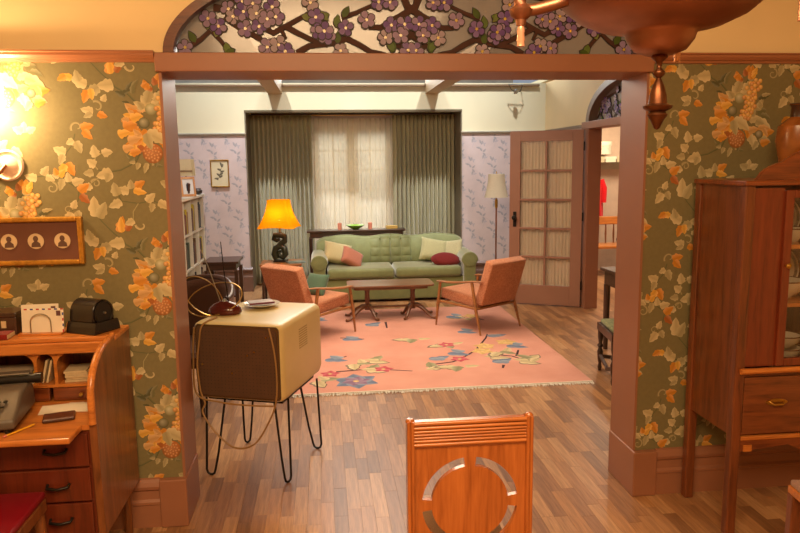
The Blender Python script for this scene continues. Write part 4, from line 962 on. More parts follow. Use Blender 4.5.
# ---- writing table and side chair by the right jamb
t = thing('writing_table', 'dark wood writing table half hidden behind the right jamb', 'table', (2.82, 5.70, 0))
bx(-.36, .22, -.35, .3, .72, .75).build('table_top', M_dark, t, bevel=.005); bx(-.33, .19, -.32, .27, .60, .72).build('apron', M_dark, t)
for x in (-.31, .17):
    for y in (-.30, .25): MB().tube([(x, y, 0), (x, y, .2), (x, y, .6)], [.02, .026, .03], 10).build('leg', M_darkz, t)
t = thing('side_chair', 'carved dark wood chair with green patterned seat by the right jamb', 'chair', (2.385, 5.10, 0), R(-8))
def turned(x, y, zt):
    pf = [(0, 0), (.012, 0), (.018, .03), (.012, .06), (.02, .10), (.024, .16), (.014, .19), (.026, .21), (.014, .23), (.022, .28), (.024, zt-.04), (.024, zt), (0, zt)]
    return MB().lathe(pf, 14, (x, y, 0))
for x in (-.21, .21):
    turned(x, -.20, .40).build('leg', M_darkz, t, smooth=40); turned(x, .20, .40).build('leg', M_darkz, t, smooth=40)
bx(-.235, .235, -.225, .225, .34, .40).build('seat_frame', M_dark, t, bevel=.004)
MB().box(-.215, .215, -.205, .205, .395, .435).build('seat_pad', cloth('green_damask', S(132, 130, 88), S(88, 98, 66), 40), t, bevel=.02, seg=4)
for y in (-.2, .2): MB().tube([(-.21, y, .12), (0, y, .09), (.21, y, .12)], .016, 8).build('stretcher', M_dark, t)
MB().tube([(-.21, -.2, .13), (-.23, -.1, .10), (-.21, .0, .09), (-.21, .2, .13)], .016, 8).build('stretcher', M_dark, t)
for y in (-.2, .2): MB().tube([(.215, y, .38), (.24, y, .7), (.27, y, .96)], [.022, .02, .016], 8).build('back_post', M_darkz, t)
MB().box(-.012, .012, -.2, .2, .72, .94, M=T(.255, 0, 0)).build('back_panel', M_dark, t, bevel=.004)

# ---- hall: bench, coats, shelf
t = thing('hall_bench', 'golden wood spindle-back bench in the hall', 'bench', (4.35, 9.95, 0))
MB().box(-.7, .7, -.22, .22, .42, .46).build('seat', M_oak, t, bevel=.008); MB().box(-.7, .7, .17, .21, .74, .86).build('top_rail', M_oak, t, bevel=.01)
for k in range(11): MB().tube([(-.62+.124*k, .18, .46), (-.62+.124*k, .19, .6), (-.62+.124*k, .19, .75)], [.010, .016, .010], 8).build('spindle', M_oakz, t)
for x in (-.64, .64):
    for y in (-.18, .18): MB().tube([(x, y, 0), (x, y, .42)], [.018, .026], 8).build('leg', M_oakz, t)
    MB().tube([(x, .19, .44), (x, .19, .84)], .022, 8).build('back_post', M_oakz, t)
def coat(label, x, y, z, h_, w_, mat, seed):
    t = thing('hanging_coat', label, 'coat', (x, y, z), 0, 'coats in the hall')
    def fn(u, v):
        a_ = 2*PI*u; ww = w_*(.16+.34*min(1, v*5))*(1+.15*v); return (ww*cos(a_)+.008*sin(a_*5+seed), .45*ww*sin(a_)*(1+.18*sin(a_*6+seed)*v), -h_*v)
    MB().grid(fn, 40, 14).build('coat_body', mat, t, smooth=True)
    for s_ in (-1, 1): MB().tube([(s_*w_*.40, 0, -.05), (s_*w_*.56, -.02, -h_*.3), (s_*w_*.55, -.03, -h_*.66)], [.05, .052, .045], 8).build('sleeve', mat, t, smooth=True)
    MB().tube([(0, .03, .05), (0, .03, .02), (0, 0, -.02)], .006, 6).build('hook', M_iron, t)
coat('red coat with white flecked collar hanging in the hall', 4.07, 10.26, 1.46, .60, .26, cloth('red_wool', S(206, 22, 26), S(176, 14, 18), 200), 1)
coat('off-white coat hanging in the hall left of the red coat', 3.80, 10.36, 1.36, .46, .14, cloth('white_wool', S(226, 214, 190), None, 200), 2)
cl = MB().lathe([(.045, 0), (.075, -.06), (.085, -.16), (.07, -.17), (.04, -.02)], 20).build('scarf', cloth('flecked_scarf', S(220, 200, 186), S(196, 50, 50), 36)); place(cl, (4.06, 10.26, 1.50)); tag(cl, 'white and red flecked scarf draped over the red coat', 'scarf')
t = thing('hat_shelf', 'cream hat shelf with a striped valance on the hall wall', 'shelf', (4.3, 10.35, 1.72))
bx(-.8, .8, -.15, .15, 0, .03).build('shelf_board', M_white, t); bx(-.8, .8, .12, .15, -.16, 0).build('peg_rail', plain('mint_rail', S(178, 172, 148), .5), t)
for k in range(9): bx(-.79+.176*k, -.63+.176*k, -.158, -.152, -.05, .035).build('valance_panel', plain('valance_%d' % k, (S(214, 202, 176), S(180, 166, 130))[k % 2], .7), t)
hb_ = thing('hat_box', 'flowered cream hat box on the hall shelf', 'box', (4.18, 10.32, 1.786)); MB().lathe([(.16, 0), (.16, .17), (0, .17)], 28).build('box_body', plain('flowered_card', S(222, 206, 180), .7, 0, .25, 16), hb_, smooth=40); MB().lathe([(.166, .13), (.166, .19), (0, .19)], 28).build('lid', plain('cream_lid_b', S(226, 214, 190), .7), hb_, smooth=40)

# ================================================================ DINING ROOM
# ---- dining chair with ring-pierced back
dc_ = thing('dining_chair', 'orange maple dining chair with ring cutouts in its back', 'chair', (.428, 2.02, .012))
CW = .392
bp = bmesh.new(); x0, x1, z0, z1 = -CW/2+.02, CW/2-.02, .46, .855; ccx, ccz, Ro, Ri = 0, .632, .152, .122
N = 96; inner = []; outer = []; rect = []
for k in range(N):
    a_ = 2*PI*k/N; c_, s_ = cos(a_), sin(a_); inner.append(bp.verts.new((ccx+Ri*c_, 0, ccz+Ri*s_))); outer.append(bp.verts.new((ccx+Ro*c_, 0, ccz+Ro*s_)))
    tt_ = min(((x1 if c_ > 0 else x0)-ccx)/c_ if abs(c_) > 1e-6 else 9, ((z1 if s_ > 0 else z0)-ccz)/s_ if abs(s_) > 1e-6 else 9)
    rect.append(bp.verts.new((ccx+tt_*c_, 0, ccz+tt_*s_)))
bp.faces.new(inner)
for k in range(N):
    q_ = (k+1) % N; bp.faces.new((outer[k], outer[q_], rect[q_], rect[k]))
    am_ = (360*(k+.5)/N) % 90
    if am_ < 7.6 or am_ > 82.4: bp.faces.new((inner[k], inner[q_], outer[q_], outer[k]))
g_ = bmesh.ops.extrude_face_region(bp, geom=list(bp.faces)); bmesh.ops.translate(bp, verts=[e for e in g_['geom'] if isinstance(e, bmesh.types.BMVert)], vec=(0, .018, 0))
bmesh.ops.recalc_face_normals(bp, faces=bp.faces)
me = bpy.data.meshes.new('back_panel'); bp.to_mesh(me); bp.free(); me.materials.append(M_chair)
o = bpy.data.objects.new('back_panel', me); COL.objects.link(o); o.parent = dc_
TR = MB(); TR.box(-CW/2+.018, CW/2-.018, -.004, .024, .82, .905); TR.build('top_rail', M_chairx, dc_, bevel=.004)
for k, z in enumerate((.832, .844, .854, .864, .874, .886, .900)):
    MB().tube([(-CW/2+.018, -.005, z), (CW/2-.018, -.005, z)], (.006, .0045, .004, .004, .0045, .006, .007)[k], 8).build('reed', M_chairx, dc_, smooth=True)
for s_ in (-1, 1):
    ps = MB(); xx = s_*(CW/2-.010)
    ps.box(xx-.011, xx+.011, -.012, .028, -.0115, .905); ps.tube([(xx-.0055, -.012, .02), (xx-.0055, -.012, .91)], .0052, 8); ps.tube([(xx+.0055, -.012, .02), (xx+.0055, -.012, .91)], .0052, 8)
    ps.lathe([(.014, 0), (.014, .006), (.009, .012), (0, .013)], 14, (xx, .004, .904)); ps.build('back_post', M_chair, dc_, smooth=40)
    MB().tube([(s_*.125, .36, -.011), (s_*.125, .36, .41)], [.016, .022], 8).build('leg', M_chair, dc_)
MB().box(-.150, .150, .02, .40, .40, .44).build('seat_frame', M_chairx, dc_, bevel=.008)
MB().box(-.14, .14, .035, .385, .435, .465).build('seat_pad', cloth('gold_seat', S(150, 110, 60)), dc_, bevel=.012, seg=3)
bx(-.125, .125, .345, .375, .18, .21).build('stretcher', M_chairx, dc_)

# ---- roll-top desk on the left
dk = thing('roll_top_desk', 'orange brown roll-top writing desk against the floral wall', 'desk', (0, 0, 0))
DX0, DX1 = -1.86, -.895; DYB = YW-.035
side = [(DYB, .25), (DYB, .985)] + [(2.99, .992), (2.93, .985)] + [(2.93-.245*sin(R(a_)), .985-.16*(1-cos(R(a_)))) for a_ in range(10, 91, 8)] + [(2.685, .70), (2.70, .25)]
for x in (DX1-.028, DX0):
    sp_ = MB().prism(side, 'YZ', x, x+.028).build('side_panel', M_oakz, dk)
    ed = [p for p in side[3:-2]]
    MB().tube([(x+.014, p[0]-.001, p[1]) for p in [(3.0, .992)]+ed+[(2.684, .72)]], .0145, 8, flat=1).build('curved_edge', M_oak, sp_, smooth=True)
bx(DX0+.028, DX1-.028, DYB-.012, DYB, .25, .97).build('back_board', M_oakz, dk)
bx(DX0-.01, DX1+.004, 2.985, DYB, .972, .992).build('desk_top', M_oak, dk, bevel=.006)
bx(DX0+.028, DX1-.028, 2.975, 3.0, .925, .972).build('top_fascia', M_oak, dk, bevel=.006)
bx(DX0+.028, DX1-.028, 2.69, DYB-.012, .695, .715).build('inner_floor', M_oak, dk)
bx(DX0+.04, DX1-.055, 2.55, 2.69, .695, .718).build('writing_slide', M_oak, dk, bevel=.006)
bx(DX0+.028, DX1-.03, 2.70, DYB-.02, .25, .695).build('drawer_case', M_desk, dk)
for k in range(3):
    z0 = .265+k*.142; d_ = bx(DX0+.04, DX1-.04, 2.686, 2.70, z0, z0+.134).build('drawer', M_desk, dk, bevel=.004)
    for x in (-1.62, -1.055):
        MB().tube([(x-.04, 2.686, z0+.075), (x-.038, 2.668, z0+.068), (x, 2.664, z0+.062), (x+.038, 2.668, z0+.068), (x+.04, 2.686, z0+.075)], .006, 8).build('handle', M_iron, d_, smooth=True)
# pigeonholes with arched heads
PY0, PY1 = 3.0, DYB-.013
bx(DX0+.028, DX1-.028, PY0, PY1, .775, .787).build('pigeonhole_shelf', M_oak, dk)
for (xa, xb) in ((-1.83, -1.46), (-1.445, -1.235), (-1.222, -1.155), (-1.142, -.925)):
    n_ = 10; r_ = min(.05, (xb-xa)/2); arc = [(xa, .925), (xa, .925-r_)] + [(xa+r_-r_*cos(PI/2*k/n_), .922-r_+r_*sin(PI/2*k/n_)) for k in range(n_+1)] + [(xb-r_+r_*sin(PI/2*k/n_), .922-r_+r_*cos(PI/2*k/n_)) for k in range(n_+1)] + [(xb, .925)]
    MB().prism(arc, 'XZ', PY0, PY0+.012).build('arched_head', M_oak, dk)
for x in (-1.4525, -1.2285, -1.1485): bx(x-.0065, x+.0065, PY0, PY1, .787, .925).build('divider', M_oak, dk)
for (xa, xb) in ((-1.82, -1.46), (-1.445, -1.18), (-1.165, -.93)):
    d_ = bx(xa, xb, PY0-.004, PY0+.02, .718, .772).build('small_drawer', M_mahx, dk, bevel=.003)
    MB().lathe([(0, 0), (.004, 0), (.004, .008), (.009, .012), (.008, .018), (0, .02)], 12, M=T((xa+xb)/2, PY0-.004, .745, rx=PI/2)).build('knob', M_brass, d_, smooth=True)
for x in (DX0+.05, DX1-.05):
    for y in (2.74, DYB-.04): MB().tube([(x, y, .25), (x, y, 0)], [.022, .016], 10).build('leg', M_oakz, dk)
# papers in the pigeonholes
M_pap = plain('aged_paper', S(204, 180, 140), .8, 0, .2, 30); M_pap2 = plain('grey_paper', S(176, 156, 128), .8, 0, .2, 30)
for (x, y, z, w_, h_, rz, mt, lb) in ((-1.085, 3.09, .788, .09, .05, .1, M_pap, 'stack of aged envelopes in the right pigeonhole'), (-.972, 3.09, .788, .075, .06, -.15, M_pap2, 'small bundle of grey letters in the right pigeonhole'), (-1.34, 3.08, .788, .17, .06, .05, M_pap2, 'thick stack of grey papers in the wide pigeonhole')):
    t = thing('paper_bundle', lb, 'papers', (x, y, z), rz, 'papers in the desk')
    nn = 5
    for k in range(nn): bx(-w_/2, w_/2, -.06, .06, h_*k/nn, h_*(k+1)/nn-.001, M=T(random.uniform(-.006, .006), random.uniform(-.01, 0), 0, rz=random.uniform(-.04, .04))).build('sheet', mt, t)
for k, x in enumerate((-1.214, -1.195)):
    o = bx(-.004, .004, -.06, .06, 0, .10).build('letter', M_pap); place(o, (x, 3.08, .791), (0, R(14), 0)); tag(o, ('letter leaning at the left side of the narrow pigeonhole', 'letter leaning at the right side of the narrow pigeonhole')[k], 'letter')
# on the desk top
t = thing('letter_holder', 'wooden letter rack holding two airmail envelopes on the desk', 'letter rack', (-1.215, 3.07, .993), R(-2))
bx(-.088, .088, -.03, .035, 0, .008).build('base', M_oak, t)
wa = [( -.042, .008)] + [(-.042, .05+.0)] + [(.042*cos(PI-PI*k/12), .055+.035*sin(PI*k/12)) for k in range(13)] + [(.042, .008)]
MB().tube([(p[0], -.012, p[1]) for p in wa], .0025, 6).build('wire_loop', M_steel, t); MB().tube([(p[0], .024, p[1]) for p in wa], .0025, 6).build('wire_loop', M_steel, t)
M_env = plain('envelope_paper', S(222, 212, 194), .7, 0, .06, 20)
def envelope(label, x, y, rz, w_, h_, lean, edge=True):
    t = thing('envelope', label, 'envelope', (x, y, 1.0015), rz, 'envelopes in the rack'); Mx = T(rx=R(lean))
    MB().box(-w_/2, w_/2, 0, .003, 0, h_, M=Mx).build('paper', M_env, t)
    bx(w_/2-.03, w_/2-.012, -.0012, 0, h_-.032, h_-.01, M=Mx).build('stamp', plain('stamp_'+label[:6], S(96, 60, 62), .5), t)
    if edge:
        e = MB(); n_ = int(w_/.012)
        cols = (S(176, 52, 48), S(232, 224, 208), S(62, 78, 140), S(232, 224, 208))
        for k in range(n_):
            x_ = -w_/2+k*w_/n_; e.add([(x_, -.0006, h_-.006), (x_+w_/n_, -.0006, h_-.006), (x_+w_/n_, -.0006, h_), (x_, -.0006, h_)], [(0, 1, 2, 3)], col=cols[k % 4], M=Mx)
        for k in range(int(h_/.012)):
            e.add([(w_/2-.006, -.0006, k*.012), (w_/2, -.0006, k*.012), (w_/2, -.0006, k*.012+.012), (w_/2-.006, -.0006, k*.012+.012)], [(0, 1, 2, 3)], col=cols[k % 4], M=Mx)
        e.build('airmail_edging', printed('airmail_'+label[:6]), t)
envelope('front airmail envelope with striped edge in the letter rack', -1.205, 3.066, R(-4), .165, .102, -4)
envelope('rear cream envelope standing taller in the letter rack', -1.225, 3.079, R(3), .15, .118, -6, False)
# black arch-topped box
t = thing('arched_black_box', 'glossy black arch-topped desk box, round dial facing right', 'clock', (-1.01, 3.10, .993), R(-28))
M_bak = plain('black_bakelite', S(30, 24, 22), .22, 0, .2, 12)
prf = [(-.062, .05)] + [(.058*cos(PI-PI*k/20), .082+.06*sin(PI*k/20)) for k in range(21)] + [(.062, .05)]
MB().prism(prf, 'YZ', -.075, .055).build('arched_body', M_bak, t, smooth=40, bevel=.004)
MB().prism([(-.075, 0), (.075, 0), (.07, .03), (.062, .05), (-.062, .05), (-.07, .03)], 'YZ', -.085, .075).build('stepped_base', M_bak, t, bevel=.003)
MB().lathe([(0, 0), (.05, 0), (.053, .006), (.046, .008), (.044, .004), (0, .004)], 28, M=T(.056, 0, .084, ry=PI/2)).build('dial', M_black, t, smooth=40)
MB().lathe([(0, 0), (.006, 0), (.005, .008), (0, .01)], 10, M=T(.061, 0, .084, ry=PI/2)).build('dial_knob', M_steel, t, smooth=40)
o = thing('wooden_box', 'dark wooden box with paper label at the left of the desk top', 'box', (-1.44, 3.135, .993), R(2)); bx(-.12, .115, -.06, .06, 0, .075).build('box_body', M_dark, o, bevel=.004); bx(-.124, .119, -.064, .064, .075, .095).build('lid', M_dark, o, bevel=.004); bx(.055, .075, -.0612, -.0602, .03, .06).build('paper_label', M_pap, o)
o = bx(-.10, .10, -.042, .042, 0, .022).build('red_book', cloth('red_buckram', S(140, 36, 26)), bevel=.003); place(o, (-1.425, 3.02, .993), (0, 0, R(3))); tag(o, 'red cloth book lying in front of the dark wooden box', 'book')
bx(-.097, .101, -.040, .043, .003, .019).build('page_block', M_pap, o)
# on the writing slide
ZS = .719
o = MB().box(-.058, .058, -.042, .042, 0, .014).build('wallet', plain('brown_leather', S(84, 42, 28), .35, 0, .2, 40), bevel=.005); place(o, (-1.065, 2.775, ZS-.002), (0, 0, R(16))); tag(o, 'brown leather wallet lying on the desk slide', 'wallet')
bx(-.055, .055, -.0425, -.039, .004, .010).build('fold_line', M_dark, o)
for (x, y, a_, w_, lb) in ((-1.10, 2.90, 12, .16, 'cream sheet of paper lying behind the wallet'), (-1.01, 2.90, -6, .17, 'second cream sheet overlapping at the right behind the wallet')):
    o = bx(-w_/2, w_/2, -.055, .055, 0, .0012).build('paper_sheet', M_env); place(o, (x, y, .7155 + (.0015 if a_ < 0 else 0)), (0, 0, R(a_))); tag(o, lb, 'paper', 'loose papers on the desk')
o = thing('pencil', 'yellow pencil lying on the slide beside the typewriter', 'pencil', (-1.155, 2.66, ZS+.004), R(62)); MB().tube([(-.07, 0, 0), (.05, 0, 0)], .0036, 6).build('shaft', plain('yellow_lacquer', S(226, 168, 40), .4), o); MB().tube([(-.083, 0, 0), (-.07, 0, 0)], .0038, 8).build('eraser', plain('pink_rubber', S(206, 120, 104), .7), o); MB().tube([(.05, 0, 0), (.064, 0, 0)], [.0036, .0005], 6).build('point', M_oak, o)
# typewriter
t = thing('typewriter', 'grey portable typewriter on the desk slide', 'typewriter', (-1.36, 2.77, ZS+.002), R(8))
M_ty = plain('grey_enamel', S(88, 78, 68), .4, 0, .1, 8)
pf = [(-.17, .012), (-.17, .05), (-.10, .075), (-.04, .115), (.06, .125), (.12, .11), (.14, .06), (.14, .012)]
MB().prism(pf, 'YZ', -.17, .17).build('body', M_ty, t, bevel=.012, seg=3)
MB().tube([(-.2, .085, .135), (.2, .085, .135)], .019, 14).build('platen', M_black, t, smooth=40)
for s_ in (-1, 1): MB().tube([(s_*.19, .085, .135), (s_*.215, .085, .135)], .022, 14).build('platen_knob', M_black, t, smooth=40)
bx(-.17, .17, .098, .105, .12, .165).build('paper_table', M_ty, t); MB().tube([(-.17, .075, .158), (.17, .075, .158)], .004, 6).build('paper_bail', M_steel, t)
MB().tube([(-.19, .06, .14), (-.215, .02, .15), (-.22, -.02, .155)], .005, 6).build('return_lever', M_steel, t)
kp = MB().lathe([(0, 0), (.0075, 0), (.008, .004), (.0065, .006), (0, .005)], 12)
kme = None
for r_ in range(4):
    for k in range(10):
        x_ = -.115+.024*k+.007*r_; y_ = -.155+.024*r_; z_ = .056+.013*r_
        if kme is None: ko = kp.build('key', M_black, t, smooth=40); kme = ko.data
        else: ko = bpy.data.objects.new('key', kme); COL.objects.link(ko); ko.parent = t
        ko.location = (x_, y_, z_)
for x in (-.14, .14):
    for y in (-.15, .12): MB().lathe([(.012, -.002), (.012, .012), (0, .012)], 10, (x, y, 0)).build('rubber_foot', M_black, t)
o = bx(-.005, .005, -.03, .03, 0, .055).build('yellow_note', plain('yellow_card', S(216, 180, 40), .7)); place(o, (-1.242, 3.05, .788)); tag(o, 'yellow card standing at the edge of the wide pigeonhole', 'card')
# red stool
t = thing('red_stool', 'wooden stool with red vinyl seat in front of the desk', 'stool', (-1.295, 2.42, 0), R(0))
MB().box(-.205, .205, -.235, .235, .445, .475).build('seat_pad', plain('red_vinyl', S(122, 16, 30), .3, 0, .1, 6), t, bevel=.012, seg=4)
MB().box(-.205, .205, -.235, .235, .395, .447).build('seat_rail', M_oakz, t, bevel=.008)
for x in (-.18, .18):
    for y in (-.21, .21): MB().tube([(x*1.08, y*1.05, 0), (x, y, .40)], [.014, .021], 10).build('leg', M_oakz, t, smooth=40)

# ---- framed row of portraits
t = thing('portrait_frame', 'wide gilt frame holding a row of oval portraits above the desk', 'picture', (-1.30, YW-.003, 1.272))
FW, FH = .235, .212
f = MB()
for q in ((-FW, -FW+.022, 0, FH), (FW-.022, FW, 0, FH), (-FW+.022, FW-.022, 0, .022), (-FW+.022, FW-.022, FH-.022, FH)):
    f.box(q[0], q[1], -.03, 0, q[2], q[3])
M_gilt = plain('gilt', S(206, 150, 62), .35, .7, .35, 60)
f.build('frame', M_gilt, t, bevel=.006); bx(-FW+.02, FW-.02, -.016, -.006, .02, FH-.02).build('mat_board', plain('brown_mat', S(104, 62, 44), .7), t)
M_ov = plain('sepia_photo', S(206, 178, 140), .5, 0, .1, 30); M_fig = plain('sepia_figure', S(92, 62, 48), .6)
for k in range(4):
    x_ = .145-.112*k; pm = MB().prism([(x_+.034*cos(2*PI*i/28), FH/2+.034*sin(2*PI*i/28)) for i in range(28)], 'XZ', -.018, -.0155).build('oval_portrait', M_ov, t)
    g = MB(); g.prism([(x_+.011*cos(2*PI*i/14), FH/2+.011+.013*sin(2*PI*i/14)) for i in range(14)], 'XZ', -.0188, -.0178); g.prism([(x_-.02, FH/2-.026), (x_+.02, FH/2-.026), (x_+.018, FH/2-.010), (x_+.006, FH/2+.0), (x_-.006, FH/2+.0), (x_-.018, FH/2-.010)], 'XZ', -.0188, -.0178)
    g.build('sitter', M_fig, pm)
# ---- wall sconce
t = thing('wall_sconce', 'lit brass wall sconce glaring on the left floral wall', 'lamp', (-1.36, YW-.002, 1.71))
MB().lathe([(0, 0), (.066, 0), (.068, .006), (.060, .012), (.052, .006), (.044, .005), (.038, .012), (.024, .016), (.012, .026), (0, .028)], 32, M=T(rx=PI/2)).build('back_plate', plain('rose_brass', S(226, 196, 170), .35), t, smooth=40)
MB().tube(cord([(0, -.03, 0), (-.02, -.07, -.035), (-.04, -.12, -.02), (-.06, -.15, .04), (-.065, -.155, .09)]), .010, 10).build('arm', M_bronze, t, smooth=True)
MB().lathe([(0, .08), (.035, .085), (.038, .095), (.018, .10), (.016, .17), (0, .17)], 18, (-.065, -.155, 0)).build('candle_cup', M_bronze, t, smooth=40)
MB().lathe([(.012, .17), (.03, .2), (.034, .225), (.02, .26), (0, .275)], 18, (-.065, -.155, 0)).build('bulb', emit('warm_bulb', (1, .72, .38, 1), 40), t, smooth=True)
bl = bpy.data.lights.new('sconce_glow', 'POINT'); bl.energy = 27; bl.color = (1, .66, .33); bl.shadow_soft_size = .04
bo = bpy.data.objects.new('sconce_glow', bl); COL.objects.link(bo); bo.parent = t; bo.location = (-.075, -.115, .235)

# ---- china cabinet on the right
cb = thing('china_cabinet', 'reddish walnut china cabinet with glazed doors on the right', 'cabinet', (0, 0, 0))
KX0, KX1, KY0, KY1 = 1.775, 2.95, 2.79, YW-.036
bx(KX0+.01, KX0+.03, KY0+.03, KY1, .47, 1.585).build('side_panel', M_mah, cb); bx(KX1-.03, KX1-.01, KY0+.03, KY1, .47, 1.585).build('side_panel', M_mah, cb)
for x in (KX0, KX1-.045):
    bx(x, x+.045, KY0, KY0+.045, 0, 1.59).build('front_post', M_mah, cb, bevel=.006); bx(x, x+.045, KY1-.045, KY1, 0, 1.59).build('rear_post', M_mah, cb, bevel=.006)
bx(KX0-.01, KX1+.01, KY0-.012, KY1, 1.585, 1.607).build('cornice', M_mahx, cb, bevel=.005)
bx(KX0+.03, KX1-.03, KY1-.015, KY1, .47, 1.585).build('back_board', M_mah, cb)
bx(KX0+.03, KX1-.03, KY0+.02, KY1-.015, .455, .475).build('bottom_board', M_mahx, cb); bx(KX0+.03, KX1-.03, KY0+.01, KY1-.015, .745, .765).build('waist_board', M_mahx, cb)
lg = MB().tube([(KX0+.02, KY0-.008, .775), (KX1-.02, KY0-.008, .775)], .014, 10).build('waist_moulding', M_oak, cb, smooth=40)
bx(KX0+.045, KX1-.045, KY0-.002, KY0+.02, .452, .47).build('lower_moulding', M_oak, cb, bevel=.004)
# flanking fixed panels
for (xa, xb) in ((KX0+.045, KX0+.185), (KX1-.185, KX1-.045)): bx(xa, xb, KY0+.012, KY0+.03, .79, 1.575).build('front_panel', M_cherry, cb)
for (xa, xb) in ((KX0+.045, KX0+.365), (KX0+.37, KX1-.37), (KX1-.365, KX1-.045)):
    d_ = bx(xa+.004, xb-.004, KY0+.004, KY0+.022, .478, .742).build('drawer', M_darkz if False else wood('drawer_veneer_%d' % int(xa*100), S(84, 42, 20), S(128, 70, 36), 'X', .3, 1.2), cb, bevel=.004)
    xm = (xa+xb)/2; pl = MB().prism([(xm+.045*cos(2*PI*i/24)*(1+.15*cos(4*PI*i/24)), .625+.016*sin(2*PI*i/24)) for i in range(24)], 'XZ', KY0-.001, KY0+.004).build('pull_plate', M_brass, d_)
    MB().tube([(xm-.035, KY0, .628), (xm-.02, KY0-.016, .618), (xm+.02, KY0-.016, .618), (xm+.035, KY0, .628)], .0045, 8).build('pull', M_brass, d_, smooth=True)
ap_ = MB().prism([(KX0+.045, .452), (KX1-.045, .452), (KX1-.045, .40)] + [(KX1-.12-.02*k, .41+.02*sin(k*.5)) for k in range(40)] + [(KX0+.045, .40)], 'XZ', KY0+.005, KY0+.02).build('apron', M_mahx, cb)
bx(KX0+.06, KX0+.10, KY0+.0, KY0+.006, .40, .43).build('worn_inlay', M_oak, cb)
# glazed doors
DXA, DXM, DXB = KX0+.185, (KX0+KX1)/2, KX1-.185
for (xa, xb) in ((DXA, DXM), (DXM, DXB)):
    fr_ = MB(); y0, y1 = KY0-.002, KY0+.022
    fr_.box(xa, xa+.038, y0, y1, .79, 1.565); fr_.box(xb-.038, xb, y0, y1, .79, 1.565); fr_.box(xa+.038, xb-.038, y0, y1, .79, .825); fr_.box(xa+.038, xb-.038, y0, y1, 1.53, 1.565)
    d_ = fr_.build('glazed_door', M_cherry, cb, bevel=.004)
    bx(xa+.038, xb-.038, KY0+.008, KY0+.011, .825, 1.53).build('pane', M_glass, d_)
MB().lathe([(0, 0), (.006, 0), (.005, .01), (.012, .016), (0, .022)], 12, M=T(DXA+.02, KY0-.002, 1.24, rx=PI/2)).build('door_knob', M_brass, cb, smooth=True)
for z in (1.055, 1.315): bx(KX0+.03, KX1-.03, KY0+.04, KY1-.015, z-.009, z+.009).build('shelf', M_oak, cb)
# scrolled pediment
pd = [(KX0+.06, 1.607)]
for k in range(25):
    u = k/24; x_ = KX0+.06+(KX1-KX0-.12)*u*.5
    z_ = 1.607+.078*min(1, sin(min(PI/2, u*6)))**.6 + (.115*sin(PI/2*max(0, (u-.22)/.78))**.8 if u > .22 else 0)
    pd.append((x_, z_))
pd = pd + [(KX0+KX1-p[0], p[1]) for p in reversed(pd)]
MB().prism(pd, 'XZ', KY0+.02, KY0+.045).build('pediment', M_mahx, cb, bevel=.004)
# crockery
M_china = plain('china_glaze', S(216, 196, 172), .18, 0, .08, 20); M_rim = plain('brown_rim', S(110, 62, 44), .25)
def bowl(label, x, y, z, r, h_, grp, lid=False):
    t = thing('china_bowl', label, 'bowl', (x, y, z), 0, grp)
    MB().lathe([(r*.45, 0), (r*.5, h_*.1), (r*.85, h_*.45), (r, h_), (r*.96, h_), (r*.8, h_*.5), (r*.4, h_*.16), (0, h_*.14)], 28).build('bowl_body', M_china, t, smooth=40); MB().tube([(r*.985*cos(2*PI*k/28), r*.985*sin(2*PI*k/28), h_) for k in range(28)], .003, 6, cyc=True).build('rim', M_rim, t)
bowl('cream china bowl on the middle cabinet shelf', 2.095, 2.98, 1.0645, .105, .08, 'cabinet crockery')
bowl('cream china bowl on the cabinet floor, bottom of the stack', 2.12, 2.98, .7655, .085, .06, 'cabinet crockery'); bowl('cream china bowl stacked on top on the cabinet floor', 2.12, 2.98, .828, .08, .055, 'cabinet crockery')
bowl('small cream china bowl on the top cabinet shelf', 2.11, 2.96, 1.3245, .07, .06, 'cabinet crockery')
def stand_plate(label, x, y, z, r):
    t = thing('china_plate', label, 'plate', (x, y, z+r), 0, 'standing plates in the cabinet')
    MB().lathe([(0, .004), (r*.6, .004), (r*.7, .009), (r, .018), (r, .022), (r*.68, .013), (0, .009)], 32, M=T(rx=R(80))).build('plate_body', M_china, t, smooth=40); MB().tube([(r*.99*cos(2*PI*k/32), r*.99*sin(2*PI*k/32), .02) for k in range(32)], .003, 6, cyc=True, M=T(rx=R(80))).build('rim', M_rim, t)
    MB().lathe([(r*.72, .0135), (r*.9, .0192), (r*.9, .0196), (r*.72, .0139)], 32, M=T(rx=R(80)), closed=True).build('patterned_border', plain('blue_brown_border', S(150, 128, 112), .3, 0, .5, 60), t)
stand_plate('patterned plate standing upright on the middle cabinet shelf', 2.16, 3.12, 1.065, .11); stand_plate('patterned plate standing upright on the top cabinet shelf', 2.16, 3.12, 1.3255, .10)
t = thing('china_cup', 'cream china cup on the cabinet floor beside the bowls', 'cup', (2.00, 2.86, .7655), R(230)); MB().lathe([(.022, 0), (.028, .01), (.036, .03), (.038, .055), (.035, .055), (.03, .02), (0, .008)], 22).build('cup_body', M_china, t, smooth=40); MB().tube([(.036, 0, .045), (.055, 0, .045), (.056, 0, .025), (.034, 0, .018)], .004, 6).build('handle', M_china, t)
t = thing('china_cup', 'cream china cup on the top cabinet shelf', 'cup', (2.0, 2.87, 1.3245), R(230)); MB().lathe([(.022, 0), (.028, .01), (.036, .03), (.038, .055), (.035, .055), (.03, .02), (0, .008)], 22).build('cup_body', M_china, t, smooth=40); MB().tube([(.036, 0, .045), (.055, 0, .045), (.056, 0, .025), (.034, 0, .018)], .004, 6).build('handle', M_china, t)
